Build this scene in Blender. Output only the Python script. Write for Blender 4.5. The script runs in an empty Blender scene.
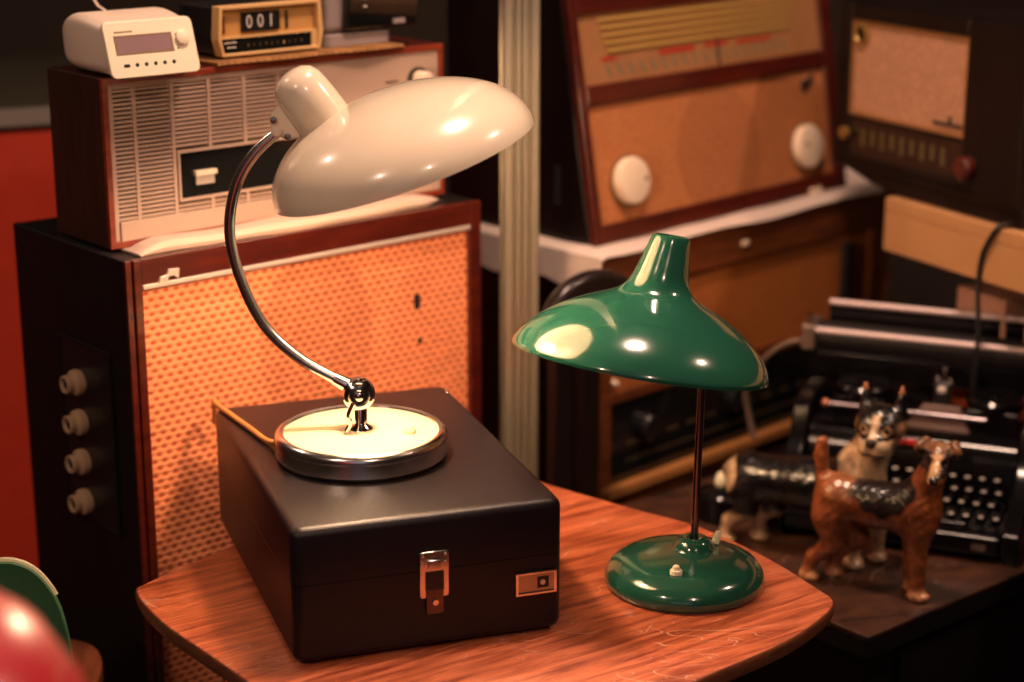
import bpy, bmesh, math, random
import numpy as np
from mathutils import Vector, Matrix
random.seed(7)
C = bpy.context.scene.collection
PI = math.pi
R = math.radians

# ------------------------------------------------------------------ helpers
def thing(name, label, cat, loc=(0, 0, 0), rz=0.0, group=None):
    o = bpy.data.objects.new(name, None)
    C.objects.link(o)
    o.empty_display_size = .05
    o.location = loc
    o.rotation_euler = (0, 0, rz)
    o['label'] = label
    o['category'] = cat
    if group: o['group'] = group
    return o

def tag(o, label, cat, group=None):
    o['label'] = label
    o['category'] = cat
    if group: o['group'] = group
    return o

def obj(name, bm, mat, parent=None, bevel=0.0, seg=2, ang=38, label=None, M=None):
    bmesh.ops.recalc_face_normals(bm, faces=bm.faces)
    me = bpy.data.meshes.new(name)
    if M is not None: bmesh.ops.transform(bm, matrix=M, verts=bm.verts)
    ca = math.cos(R(ang))
    for f in bm.faces: f.smooth = True
    for e in bm.edges:
        if len(e.link_faces) == 2:
            if e.link_faces[0].normal.dot(e.link_faces[1].normal) < ca: e.smooth = False
        else:
            e.smooth = False
    bm.to_mesh(me)
    bm.free()
    me.materials.append(mat)
    o = bpy.data.objects.new(name, me)
    C.objects.link(o)
    if parent is not None: o.parent = parent
    if bevel > 0:
        b = o.modifiers.new('bevel', 'BEVEL')
        b.width = bevel; b.segments = seg; b.limit_method = 'ANGLE'; b.angle_limit = R(40)
        b.harden_normals = True
    if label: o['label'] = label
    return o

def nb(): return bmesh.new()

def box(bm, x0, x1, y0, y1, z0, z1, M=None):
    vs = [bm.verts.new((x, y, z)) for z in (z0, z1) for x, y in ((x0, y0), (x1, y0), (x1, y1), (x0, y1))]
    if M is not None:
        for v in vs: v.co = M @ v.co
    for q in ((0, 3, 2, 1), (4, 5, 6, 7), (0, 1, 5, 4), (1, 2, 6, 5), (2, 3, 7, 6), (3, 0, 4, 7)):
        bm.faces.new([vs[i] for i in q])
    return bm

def frame_of(d):
    d = Vector(d).normalized()
    a = Vector((0, 0, 1)) if abs(d.z) < .95 else Vector((1, 0, 0))
    x = a.cross(d).normalized()
    return x, d.cross(x), d

def rings(bm, loops, closed=False, cap=True):
    L = [[bm.verts.new(p) for p in lp] for lp in loops]
    n = len(L[0])
    m = len(L)
    for i in range(m if closed else m - 1):
        a, b = L[i], L[(i + 1) % m]
        for j in range(n):
            bm.faces.new((a[j], a[(j + 1) % n], b[(j + 1) % n], b[j]))
    if cap and not closed:
        bm.faces.new(L[0][::-1]); bm.faces.new(L[-1])
    return bm

def cyl(bm, p0, p1, r0, r1=None, n=24):
    r1 = r0 if r1 is None else r1
    p0, p1 = Vector(p0), Vector(p1)
    x, y, d = frame_of(p1 - p0)
    return rings(bm, [[p + x * math.cos(2 * PI * k / n) * r + y * math.sin(2 * PI * k / n) * r for k in range(n)] for p, r in ((p0, r0), (p1, r1))])

def lathe(bm, prof, n=48, M=None):
    """profile of (r, z); a zero radius closes to a point"""
    M = M or Matrix()
    prev = None
    for r, z in prof:
        if r < 1e-7: cur = [bm.verts.new(M @ Vector((0, 0, z)))]
        else: cur = [bm.verts.new(M @ Vector((r * math.cos(2 * PI * k / n), r * math.sin(2 * PI * k / n), z))) for k in range(n)]
        if prev:
            for k in range(n):
                a = [prev[k % len(prev)], prev[(k + 1) % n % len(prev)], cur[(k + 1) % n % len(cur)], cur[k % len(cur)]]
                f = []
                for v in a:
                    if v not in f: f.append(v)
                if len(f) > 2: bm.faces.new(f)
        prev = cur
    return bm

def axis_m(p, d, roll=0):
    x, y, z = frame_of(d)
    m = Matrix((x, y, z)).transposed().to_4x4()
    m.translation = Vector(p)
    return m

def catmull(pts, sub=8, closed=False):
    P = [Vector(p) for p in pts]
    n = len(P)
    out = []
    for i in range(n if closed else n - 1):
        g = (lambda k: P[k % n]) if closed else (lambda k: P[min(max(k, 0), n - 1)])
        a, b, c, d = g(i - 1), g(i), g(i + 1), g(i + 2)
        for s in range(sub):
            t = s / sub
            out.append(.5 * (2 * b + (c - a) * t + (2 * a - 5 * b + 4 * c - d) * t * t + (3 * b - a - 3 * c + d) * t ** 3))
    if not closed: out.append(P[-1])
    return out

def tube(bm, pts, r, n=14):
    P = [Vector(p) for p in pts]
    rr = r if isinstance(r, (list, tuple)) else [r] * len(P)
    t = (P[1] - P[0]).normalized()
    x, y, _ = frame_of(t)
    loops = []
    for i, p in enumerate(P):
        t2 = (P[min(i + 1, len(P) - 1)] - P[max(i - 1, 0)]).normalized()
        q = t.rotation_difference(t2)
        x = q @ x; y = q @ y; t = t2
        loops.append([p + (x * math.cos(2 * PI * k / n) + y * math.sin(2 * PI * k / n)) * rr[i] for k in range(n)])
    return rings(bm, loops)

def prism(bm, poly, a, b, axis='z'):
    """extrude a 2d polygon: axis z -> (x,y), y -> (x,z), x -> (y,z)"""
    f = {'z': lambda p, h: (p[0], p[1], h), 'y': lambda p, h: (p[0], h, p[1]), 'x': lambda p, h: (h, p[0], p[1])}[axis]
    return rings(bm, [[Vector(f(p, h)) for p in poly] for h in (a, b)])

def rrect(x0, x1, y0, y1, r, n=5):
    out = []
    for cx, cy, a in ((x1 - r, y1 - r, 0), (x0 + r, y1 - r, 90), (x0 + r, y0 + r, 180), (x1 - r, y0 + r, 270)):
        for k in range(n + 1):
            t = R(a + 90 * k / n)
            out.append((cx + r * math.cos(t), cy + r * math.sin(t)))
    return out

def ellipsoid(bm, c, r, n=24, m=14, M=None):
    M = M or Matrix()
    T = M @ Matrix.Translation(c) @ Matrix.Diagonal((r[0], r[1], r[2], 1))
    return lathe(bm, [(math.sin(PI * i / m), -math.cos(PI * i / m)) for i in range(m + 1)], n, T)

def frame_ring(bm, x0, x1, z0, z1, w, y0, y1):
    """rectangular picture-frame ring in the xz plane, w wide, from y0 to y1"""
    o = ((x0, z0), (x1, z0), (x1, z1), (x0, z1))
    i = ((x0 + w, z0 + w), (x1 - w, z0 + w), (x1 - w, z1 - w), (x0 + w, z1 - w))
    lp = []
    for k in range(4):
        lp.append([Vector((o[k][0], y0, o[k][1])), Vector((i[k][0], y0, i[k][1])), Vector((i[k][0], y1, i[k][1])), Vector((o[k][0], y1, o[k][1]))])
    return rings(bm, lp, closed=True)

def text(name, s, size, mat, parent, loc, rot=(PI / 2, 0, 0), ext=.0003):
    cu = bpy.data.curves.new(name, 'FONT')
    cu.body = s; cu.size = size; cu.extrude = ext
    cu.align_x = 'CENTER'; cu.align_y = 'CENTER'
    cu.materials.append(mat)
    o = bpy.data.objects.new(name, cu)
    C.objects.link(o)
    me = bpy.data.meshes.new_from_object(o)
    bpy.data.objects.remove(o)
    o = bpy.data.objects.new(name, me); C.objects.link(o)
    o.parent = parent; o.location = loc; o.rotation_euler = rot
    return o

# ------------------------------------------------------------------ materials
def mat(name, col, rough=.5, metal=0.0, coat=0.0, spec=.5, bump=0.0, bscale=200, var=0.0, vscale=30, emit=None, estr=0, trans=0.0, coat_rough=.05, sheen=0):
    m = bpy.data.materials.new(name)
    m.use_nodes = True
    nt = m.node_tree; N = nt.nodes; L = nt.links
    b = N['Principled BSDF']
    b.inputs['Base Color'].default_value = (*col, 1)
    b.inputs['Roughness'].default_value = rough
    b.inputs['Metallic'].default_value = metal
    b.inputs['Coat Weight'].default_value = coat
    b.inputs['Coat Roughness'].default_value = coat_rough
    b.inputs['Specular IOR Level'].default_value = spec
    b.inputs['Transmission Weight'].default_value = trans
    if sheen: b.inputs['Sheen Weight'].default_value = sheen
    if emit:
        b.inputs['Emission Color'].default_value = (*emit, 1)
        b.inputs['Emission Strength'].default_value = estr
    tc = N.new('ShaderNodeTexCoord')
    nz = N.new('ShaderNodeTexNoise')
    nz.inputs['Scale'].default_value = vscale
    nz.inputs['Detail'].default_value = 5
    L.new(tc.outputs['Object'], nz.inputs['Vector'])
    mx = N.new('ShaderNodeMix'); mx.data_type = 'RGBA'
    v = max(var, .04)
    mx.inputs['A'].default_value = (*[max(0, c * (1 - v)) for c in col], 1)
    mx.inputs['B'].default_value = (*[min(1, c * (1 + v)) for c in col], 1)
    L.new(nz.outputs['Fac'], mx.inputs['Factor'])
    L.new(mx.outputs['Result'], b.inputs['Base Color'])
    if bump:
        n2 = N.new('ShaderNodeTexNoise'); n2.inputs['Scale'].default_value = bscale; n2.inputs['Detail'].default_value = 3
        L.new(tc.outputs['Object'], n2.inputs['Vector'])
        bp = N.new('ShaderNodeBump'); bp.inputs['Strength'].default_value = bump; bp.inputs['Distance'].default_value = .002
        L.new(n2.outputs['Fac'], bp.inputs['Height']); L.new(bp.outputs['Normal'], b.inputs['Normal'])
    return m

def wood(name, c1, c2, stretch=(1, 14, 14), scale=6, rough=.35, coat=.2, rot=0.0, scratch=0.0, spec=.5):
    m = bpy.data.materials.new(name); m.use_nodes = True
    nt = m.node_tree; N = nt.nodes; L = nt.links
    b = N['Principled BSDF']
    tc = N.new('ShaderNodeTexCoord')
    mr_ = N.new('ShaderNodeMapping'); mr_.inputs['Rotation'].default_value = (0, 0, rot); L.new(tc.outputs['Object'], mr_.inputs['Vector'])
    mp = N.new('ShaderNodeMapping'); mp.inputs['Scale'].default_value = stretch
    L.new(mr_.outputs['Vector'], mp.inputs['Vector'])
    n1 = N.new('ShaderNodeTexNoise'); n1.inputs['Scale'].default_value = scale; n1.inputs['Detail'].default_value = 8
    n1.inputs['Roughness'].default_value = .65; n1.inputs['Distortion'].default_value = .6
    L.new(mp.outputs['Vector'], n1.inputs['Vector'])
    cr = N.new('ShaderNodeValToRGB')
    cr.color_ramp.elements[0].position = .36; cr.color_ramp.elements[0].color = (*c2, 1)
    cr.color_ramp.elements[1].position = .64; cr.color_ramp.elements[1].color = (*c1, 1)
    L.new(n1.outputs['Fac'], cr.inputs['Fac'])
    out = cr.outputs['Color']
    n3 = N.new('ShaderNodeTexNoise'); n3.inputs['Scale'].default_value = 9; n3.inputs['Detail'].default_value = 4
    L.new(tc.outputs['Object'], n3.inputs['Vector'])
    rm = N.new('ShaderNodeMapRange'); rm.inputs['To Min'].default_value = rough * .75; rm.inputs['To Max'].default_value = min(1, rough * 1.35)
    L.new(n3.outputs['Fac'], rm.inputs['Value']); L.new(rm.outputs['Result'], b.inputs['Roughness'])
    if scratch:
        # worn pale scratches: thin contour lines of two stretched noises
        acc = None
        for sc, ro, ds in ((5, .5, 1.2), (7, -.7, .9), (11, 1.4, 1.4)):
            m2 = N.new('ShaderNodeMapping'); m2.inputs['Rotation'].default_value = (0, 0, ro); m2.inputs['Scale'].default_value = (1, 3.2, 1)
            L.new(tc.outputs['Object'], m2.inputs['Vector'])
            q = N.new('ShaderNodeTexNoise'); q.inputs['Scale'].default_value = sc; q.inputs['Detail'].default_value = 1; q.inputs['Distortion'].default_value = ds
            L.new(m2.outputs['Vector'], q.inputs['Vector'])
            s1 = N.new('ShaderNodeMath'); s1.operation = 'SUBTRACT'; s1.inputs[1].default_value = .56; L.new(q.outputs['Fac'], s1.inputs[0])
            s2 = N.new('ShaderNodeMath'); s2.operation = 'ABSOLUTE'; L.new(s1.outputs[0], s2.inputs[0])
            s3 = N.new('ShaderNodeMath'); s3.operation = 'LESS_THAN'; s3.inputs[1].default_value = .0035; L.new(s2.outputs[0], s3.inputs[0])
            if acc is None: acc = s3.outputs[0]
            else:
                s4 = N.new('ShaderNodeMath'); s4.operation = 'MAXIMUM'; L.new(acc, s4.inputs[0]); L.new(s3.outputs[0], s4.inputs[1]); acc = s4.outputs[0]
        gate = N.new('ShaderNodeTexNoise'); gate.inputs['Scale'].default_value = 13; L.new(tc.outputs['Object'], gate.inputs['Vector'])
        g2 = N.new('ShaderNodeMapRange'); g2.inputs['From Min'].default_value = .5; g2.inputs['From Max'].default_value = .62; g2.inputs['To Max'].default_value = scratch
        L.new(gate.outputs['Fac'], g2.inputs['Value'])
        g3 = N.new('ShaderNodeMath'); g3.operation = 'MULTIPLY'; L.new(acc, g3.inputs[0]); L.new(g2.outputs['Result'], g3.inputs[1])
        mx = N.new('ShaderNodeMix'); mx.data_type = 'RGBA'; mx.inputs['B'].default_value = (.75, .5, .36, 1)
        L.new(g3.outputs[0], mx.inputs['Factor']); L.new(out, mx.inputs['A']); out = mx.outputs['Result']
    L.new(out, b.inputs['Base Color'])
    b.inputs['Coat Weight'].default_value = coat; b.inputs['Coat Roughness'].default_value = .15
    b.inputs['Specular IOR Level'].default_value = spec
    bp = N.new('ShaderNodeBump'); bp.inputs['Strength'].default_value = .15; bp.inputs['Distance'].default_value = .001
    L.new(n1.outputs['Fac'], bp.inputs['Height']); L.new(bp.outputs['Normal'], b.inputs['Normal'])
    return m

def weave(name, light, dark, bw, bh, rough=.8, ell=None, ecol=.75, mortar=.22, bump=.6, var=.3):
    """woven speaker cloth in the local xz plane"""
    m = bpy.data.materials.new(name); m.use_nodes = True
    nt = m.node_tree; N = nt.nodes; L = nt.links
    b = N['Principled BSDF']; b.inputs['Roughness'].default_value = rough
    b.inputs['Specular IOR Level'].default_value = .25
    tc = N.new('ShaderNodeTexCoord')
    sp = N.new('ShaderNodeSeparateXYZ'); L.new(tc.outputs['Object'], sp.inputs[0])
    cb = N.new('ShaderNodeCombineXYZ'); L.new(sp.outputs['X'], cb.inputs['X']); L.new(sp.outputs['Z'], cb.inputs['Y'])
    br = N.new('ShaderNodeTexBrick')
    br.inputs['Scale'].default_value = 1
    br.inputs['Brick Width'].default_value = bw; br.inputs['Row Height'].default_value = bh
    br.inputs['Mortar Size'].default_value = bh * mortar; br.inputs['Mortar Smooth'].default_value = 1
    br.inputs['Color1'].default_value = (*light, 1)
    br.inputs['Color2'].default_value = (*[c * (1 - var) for c in light], 1)
    br.inputs['Mortar'].default_value = (*dark, 1)
    br.offset = .5
    L.new(cb.outputs[0], br.inputs['Vector'])
    out = br.outputs['Color']
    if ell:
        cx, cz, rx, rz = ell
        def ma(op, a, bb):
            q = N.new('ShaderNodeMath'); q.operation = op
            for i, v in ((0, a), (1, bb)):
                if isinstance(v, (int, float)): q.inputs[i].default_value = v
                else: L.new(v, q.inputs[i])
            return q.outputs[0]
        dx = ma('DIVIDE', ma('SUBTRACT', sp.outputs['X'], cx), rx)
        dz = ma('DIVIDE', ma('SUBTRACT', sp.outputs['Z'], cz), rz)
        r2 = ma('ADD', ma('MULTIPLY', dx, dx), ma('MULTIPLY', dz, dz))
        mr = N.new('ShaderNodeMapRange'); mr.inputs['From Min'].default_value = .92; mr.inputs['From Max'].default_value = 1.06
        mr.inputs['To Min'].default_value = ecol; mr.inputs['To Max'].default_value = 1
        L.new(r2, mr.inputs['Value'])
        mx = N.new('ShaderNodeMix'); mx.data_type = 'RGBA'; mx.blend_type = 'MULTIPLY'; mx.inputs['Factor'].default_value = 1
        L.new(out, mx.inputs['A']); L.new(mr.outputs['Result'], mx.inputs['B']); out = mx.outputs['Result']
    L.new(out, b.inputs['Base Color'])
    inv = N.new('ShaderNodeMath'); inv.operation = 'SUBTRACT'; inv.inputs[0].default_value = 1; L.new(br.outputs['Fac'], inv.inputs[1])
    bp = N.new('ShaderNodeBump'); bp.inputs['Strength'].default_value = bump; bp.inputs['Distance'].default_value = .002
    L.new(inv.outputs[0], bp.inputs['Height']); L.new(bp.outputs['Normal'], b.inputs['Normal'])
    return m

def basket(name, light, dark, w, h, ell, ecol):
    """basket weave in the local xz plane: staggered light strands with dark gaps between them"""
    m = bpy.data.materials.new(name); m.use_nodes = True
    nt = m.node_tree; N = nt.nodes; L = nt.links
    b = N['Principled BSDF']; b.inputs['Roughness'].default_value = .7; b.inputs['Specular IOR Level'].default_value = .3
    tc = N.new('ShaderNodeTexCoord'); sp = N.new('ShaderNodeSeparateXYZ'); L.new(tc.outputs['Object'], sp.inputs[0])
    def ma(op, a, bb=None):
        q = N.new('ShaderNodeMath'); q.operation = op
        for i, v in ((0, a), (1, bb)):
            if v is None: continue
            if isinstance(v, (int, float)): q.inputs[i].default_value = v
            else: L.new(v, q.inputs[i])
        return q.outputs[0]
    cxx = ma('COSINE', ma('MULTIPLY', sp.outputs['X'], 2 * PI / w))
    czz = ma('COSINE', ma('MULTIPLY', sp.outputs['Z'], PI / h))
    row = ma('COSINE', ma('MULTIPLY', sp.outputs['Z'], 2 * PI / h))
    d = ma('ADD', ma('MULTIPLY', ma('MULTIPLY', cxx, czz), .50), ma('MULTIPLY', row, -.42))
    cr = N.new('ShaderNodeValToRGB'); e = cr.color_ramp.elements
    e[0].position = .20; e[0].color = (*dark, 1); e[1].position = .50; e[1].color = (*light, 1)
    f = ma('MULTIPLY', ma('ADD', d, 1), .5)
    f = ma('SUBTRACT', 1, f) if False else f
    L.new(f, cr.inputs['Fac'])
    nz = N.new('ShaderNodeTexNoise'); nz.inputs['Scale'].default_value = 60; L.new(tc.outputs['Object'], nz.inputs['Vector'])
    mr = N.new('ShaderNodeMapRange'); mr.inputs['To Min'].default_value = .75; mr.inputs['To Max'].default_value = 1.15; L.new(nz.outputs['Fac'], mr.inputs['Value'])
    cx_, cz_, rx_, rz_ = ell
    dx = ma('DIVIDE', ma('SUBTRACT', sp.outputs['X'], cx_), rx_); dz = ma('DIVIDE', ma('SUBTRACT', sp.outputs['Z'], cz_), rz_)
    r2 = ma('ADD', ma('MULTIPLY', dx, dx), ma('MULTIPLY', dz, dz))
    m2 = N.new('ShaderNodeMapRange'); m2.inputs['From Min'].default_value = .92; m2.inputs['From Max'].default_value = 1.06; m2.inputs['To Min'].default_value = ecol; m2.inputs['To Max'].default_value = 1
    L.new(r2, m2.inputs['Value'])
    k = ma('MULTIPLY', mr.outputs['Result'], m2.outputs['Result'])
    mx = N.new('ShaderNodeMix'); mx.data_type = 'RGBA'; mx.blend_type = 'MULTIPLY'; mx.inputs['Factor'].default_value = 1
    L.new(cr.outputs['Color'], mx.inputs['A']); L.new(k, mx.inputs['B']); L.new(mx.outputs['Result'], b.inputs['Base Color'])
    bp = N.new('ShaderNodeBump'); bp.inputs['Strength'].default_value = .7; bp.inputs['Distance'].default_value = .002
    L.new(f, bp.inputs['Height']); L.new(bp.outputs['Normal'], b.inputs['Normal'])
    return m

CREAM = mat('cream_enamel', (.80, .68, .52), .22, coat=.8, var=.02)
CREAM_IN = mat('white_enamel_inside', (.85, .8, .68), .4)
DISC = mat('cream_base_paint', (.82, .74, .50), .3, coat=.4)
CHROME = mat('chrome', (.80, .78, .77), .11, 1.0)
STEEL = mat('dull_steel', (.42, .40, .38), .28, 1.0)
BLACKSTEEL = mat('rod_grey_steel', (.24, .20, .22), .22, 1.0)
GREEN = mat('green_enamel', (.013, .080, .050), .16, coat=1.0, var=.05)
GREEN_IN = mat('white_inside_of_green_shade', (.5, .5, .42), .5)
IVORY = mat('ivory_plastic', (.80, .72, .50), .4)
BLACK_CASE = mat('black_leatherette', (.0095, .0062, .0085), .39, bump=.10, bscale=350, var=.15, spec=.32)
BLACK_PL = mat('black_plastic', (.010, .009, .009), .3)
BLACK_GLASS = mat('dark_glass', (.008, .008, .008), .06, coat=.5)
BLACK_IRON = mat('black_enamel', (.0035, .003, .0035), .15, coat=0, var=.2, spec=.28)
SOOT = mat('matt_black', (.009, .008, .008), .7)
TABLE = wood('table_veneer', (.62, .170, .070), (.21, .036, .014), (1.8, 20, 10), 5.0, .36, .2, R(-34), .5)
TABLE_EDGE = wood('table_edge_wood', (.20, .06, .025), (.10, .03, .015), (3, 3, 20), 8, .4, .2)
DARKWOOD = wood('dark_walnut', (.0075, .003, .0025), (.0035, .002, .0018), (14, 14, 1.2), 6, .38, .0, spec=.28)
SIDEBLACK = wood('black_stained_wood', (.006, .004, .004), (.003, .0025, .0025), (14, 14, 1.2), 6, .5, .05, spec=.3)
REDWOOD = wood('mahogany', (.085, .0095, .004), (.042, .005, .003), (1.5, 12, 12), 6, .3, .4)
TEAK = wood('red_teak', (.26, .036, .012), (.15, .020, .008), (1.5, 12, 12), 6, .35, .3)
SIDEWOOD = wood('teak_side', (.042, .013, .008), (.022, .008, .005), (14, 14, 1.0), 7, .4, .2)
CONSOLEWOOD = wood('console_wood', (.19, .050, .014), (.09, .025, .008), (1.5, 12, 12), 6, .35, .3)
OLDTABLE = wood('worn_dark_top', (.075, .027, .013), (.018, .008, .005), (2, 6, 6), 6, .42, .1, R(20), .3)
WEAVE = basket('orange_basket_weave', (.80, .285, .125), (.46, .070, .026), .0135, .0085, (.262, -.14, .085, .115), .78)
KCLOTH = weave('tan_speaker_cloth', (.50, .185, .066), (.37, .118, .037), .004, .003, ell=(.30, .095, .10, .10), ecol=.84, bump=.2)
TCLOTH = weave('pale_speaker_cloth', (.52, .27, .155), (.38, .18, .10), .006, .005, bump=.3)
CCLOTH = weave('brown_speaker_cloth', (.46, .145, .030), (.32, .09, .018), .004, .003, bump=.2)
WHITEPL = mat('warm_white_plastic', (.74, .58, .42), .42)
CREAMPL = mat('radio_cream_panel', (.43, .295, .225), .45)
WCLOCK = mat('white_clock_plastic', (.82, .70, .52), .38)
WCLOCKS = mat('white_clock_shell', (.70, .56, .45), .4)
BEIGE = mat('beige_clock_plastic', (.62, .38, .16), .4)
BEIGE2 = mat('tan_clock_face', (.50, .26, .08), .4)
GREYPL = mat('grey_plastic', (.30, .24, .23), .45)
LCD = mat('grey_lcd', (.27, .17, .18), .12, coat=.6)
DIGIT = mat('white_digits', (.55, .50, .45), .5)
CLOTHW = mat('cream_cloth', (.58, .42, .33), .85, bump=.4, bscale=60)
CLOTHP = mat('pinkish_white_cloth', (.62, .50, .44), .85, bump=.3, bscale=80)
MAT_STRAW = weave('straw_mat', (.36, .17, .055), (.13, .055, .018), .010, .006, bump=.5)
BRASS = mat('brass_gold', (.34, .20, .06), .4, .6)
GOLDBAR = mat('gold_bars', (.44, .27, .07), .5, .1)
SILVER = mat('silver_badge', (.70, .58, .50), .35, .5)
ALU = mat('pale_aluminium_post', (.50, .44, .33), .42, .75, var=.08)
KNOBW = mat('ivory_knob', (.78, .62, .46), .4)
RED = mat('red_vinyl', (.52, .014, .03), .34, coat=.3, coat_rough=.25)
REDCAB = mat('red_cabinet_paint', (.42, .028, .009), .5, var=.15)
CHAIRG = mat('green_chair_paint', (.030, .105, .045), .5, bump=.1)
CHAIRW = wood('chair_seat_wood', (.15, .04, .015), (.07, .02, .008), (12, 1.5, 12), 6, .35, .3)
COUNTER = mat('dark_green_worktop', (.04, .036, .024), .4)
CREAMWOOD = mat('cream_painted_shelf', (.46, .23, .095), .6, var=.12, vscale=12)
CORD = mat('tan_flex', (.50, .19, .05), .5)
CABLE = mat('black_flex', (.012, .010, .009), .5)
KEYTOP = mat('pale_key_tops', (.55, .48, .42), .3, coat=.3)
REDKEY = mat('red_ribbon_lever', (.5, .02, .015), .4)
PLAQUE = mat('brown_plate', (.075, .028, .016), .4)
DIALTXT = mat('ochre_dial_print', (.085, .055, .020), .5)
BULBM = mat('lit_bulb_glass', (1, .9, .7), .3, emit=(1, .62, .28), estr=60)
BULBOFF = mat('milky_bulb_glass', (.8, .78, .72), .2, coat=.4)
WALLM = mat('dark_brown_wall', (.045, .030, .022), .9, var=.2, vscale=4)
FLOORM = wood('dark_floorboards', (.05, .024, .013), (.025, .012, .008), (1, 8, 8), 4, .5, .1)
CEILM = mat('dark_ceiling', (.05, .04, .03), .9)
BOXRED = mat('rust_red_box', (.42, .075, .02), .6)
BOXPINK = mat('dusty_pink_box', (.48, .25, .17), .7)

# ------------------------------------------------------------------ the room
def struct(name, bm, m):
    o = obj(name, bm, m); o['kind'] = 'structure'; return o
struct('floor', box(nb(), -2.6, 2.8, -1.6, 4.8, -.05, 0), FLOORM)
struct('ceiling', box(nb(), -2.6, 2.8, -1.6, 4.8, 2.8, 2.85), CEILM)
struct('wall_back', box(nb(), -2.6, 2.8, 4.8, 4.9, 0, 2.8), WALLM)
struct('wall_front', box(nb(), -2.6, 2.8, -1.7, -1.6, 0, 2.8), WALLM)
struct('wall_left', box(nb(), -2.7, -2.6, -1.6, 4.8, 0, 2.8), WALLM)
struct('wall_right', box(nb(), 2.8, 2.9, -1.6, 4.8, 0, 2.8), WALLM)

win = box(nb(), -1.3, .5, -1.598, -1.592, .9, 2.2)
struct('window_1', win, mat('dusk_window', (.3, .35, .45), .3, emit=(.70, .80, 1), estr=.22))
bm = nb()
for x0_, x1_, z0_, z1_ in ((-1.36, -1.30, .84, 2.26), (.5, .56, .84, 2.26), (-1.30, .5, .84, .9), (-1.30, .5, 2.2, 2.26), (-.43, -.37, .9, 2.2)): box(bm, x0_, x1_, -1.598, -1.56, z0_, z1_)
struct('trim_1', bm, DARKWOOD)

# ------------------------------------------------------------------ the table
ZT = .604
outline = [(-.400, 1.868), (-.392, 1.897), (-.336, 1.976), (-.225, 2.125), (-.13, 2.235), (-.075, 2.268), (-.02, 2.258), (.059, 2.189), (.153, 2.111), (.22, 2.056),
           (.284, 1.965), (.327, 1.878), (.338, 1.846), (.322, 1.808), (.271, 1.742), (.183, 1.663), (.07, 1.555), (-.02, 1.478), (-.06, 1.462), (-.10, 1.478),
           (-.19, 1.572), (-.277, 1.686), (-.307, 1.724), (-.36, 1.793)]
ol = [(p.x, p.y) for p in catmull([(x, y, 0) for x, y in outline], 5, True)]
tb = thing('side_table', 'reddish wooden side table with rounded corners carrying the black case', 'table', (-.03, 1.86, 0))
TL = Matrix.Translation((.03, -1.86, 0))
cx, cy = -.03, 1.86
def off(d): return [(cx + (x - cx) * (1 - d) * 1.012, cy + (y - cy) * (1 - d)) for x, y in ol]
bm = nb()
lp = []
for d, z in ((.035, ZT - .024), (.006, ZT - .018), (0, ZT - .012), (0, ZT - .004), (.004, ZT - .0012), (.010, ZT)):
    lp.append([Vector((x, y, z)) for x, y in off(d)])
rings(bm, lp)
top = obj('tabletop', bm, TABLE, tb, M=TL)
top.data.materials.append(TABLE_EDGE)
for p in top.data.polygons:
    if abs(p.normal.z) < .6 and p.center.z < ZT - .002: p.material_index = 1
bm = nb()
prism(bm, off(.22), ZT - .07, ZT - .0235)
obj('apron', bm, TABLE_EDGE, tb, M=TL)
for x, y in ((-.27, 1.86), (-.06, 2.12), (.20, 1.86), (-.05, 1.60)):
    d = Vector((x - cx, y - cy, 0)) * .18
    cyl_b = cyl(nb(), (x + d.x, y + d.y, 0), (x, y, ZT - .03), .011, .019)
    obj('leg', cyl_b, TABLE_EDGE, tb, M=TL)

# ------------------------------------------------------------------ the black case
ZS = .7485
case = thing('record_player_case', 'black latched portable case lying on the wooden side table', 'case', (-.2120, 1.6785, ZT), R(18.9))
W, D, H = .2785, .4075, ZS - ZT
def case_half(lv):
    return rings(nb(), [[Vector((x, y, z)) for x, y in rrect(i, W - i, i, D - i, .011 - i * .5, 5)] for i, z in lv])
rnd = [(.009 * (1 - math.sin(R(a_))), .009 * (1 - math.cos(R(a_)))) for a_ in (0, 22, 45, 68, 90)]
obj('body', case_half([(i, .004 + .009 - .009 * math.sqrt(max(0, 1 - (1 - i / .009) ** 2))) for i in (.009, .006, .003, .001, 0)][::1] + [(0, .086), (.0006, .0863)]), BLACK_CASE, case)
obj('lid', case_half([(.0006, .0866), (0, .0869)] + [(i, H - .009 + .009 * math.sqrt(max(0, 1 - (1 - (.009 - i) / .009 ) ** 2)) if False else H - .009 + math.sqrt(max(0, .009 ** 2 - i ** 2 * 0 - (i) ** 2)) * 0 + .009 * math.sin(math.acos(1 - i / .009))) for i in (0, .001, .003, .006, .009)]), BLACK_CASE, case)
for x in (.03, W - .03):
    for y in (.03, D - .03):
        obj('foot', cyl(nb(), (x, y, 0), (x, y, .0045), .009), BLACK_PL, case)
# latch
bm = prism(nb(), rrect(.127, .157, .058, .107, .003), -.0035, 0, 'y')
lt = obj('latch', bm, CHROME, case, .001)
bm = prism(nb(), rrect(.133, .151, .041, .068, .003), -.0055, -.0005, 'y')
obj('hasp', bm, mat('dark_nickel', (.12, .10, .10), .25, 1.0), lt, .001)
bm = prism(nb(), rrect(.1345, .1495, .088, .099, .002), -.007, -.003, 'y')
obj('clasp', bm, CHROME, lt, .0012)
bm = box(nb(), .1325, .1515, -.0052, -.003, .066, .086)
obj('lock_plate', bm, BLACK_PL, lt, .0006)
bm = cyl(nb(), (.142, -.0075, .054), (.142, -.005, .054), .003)
obj('keyhole', bm, CHROME, lt)
for x in (.1305, .1535):
    for z in (.103, .0945):
        obj('rivet', ellipsoid(nb(), (x, -.0035, z), (.0017, .0012, .0017), 10, 6), CHROME, lt)
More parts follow.
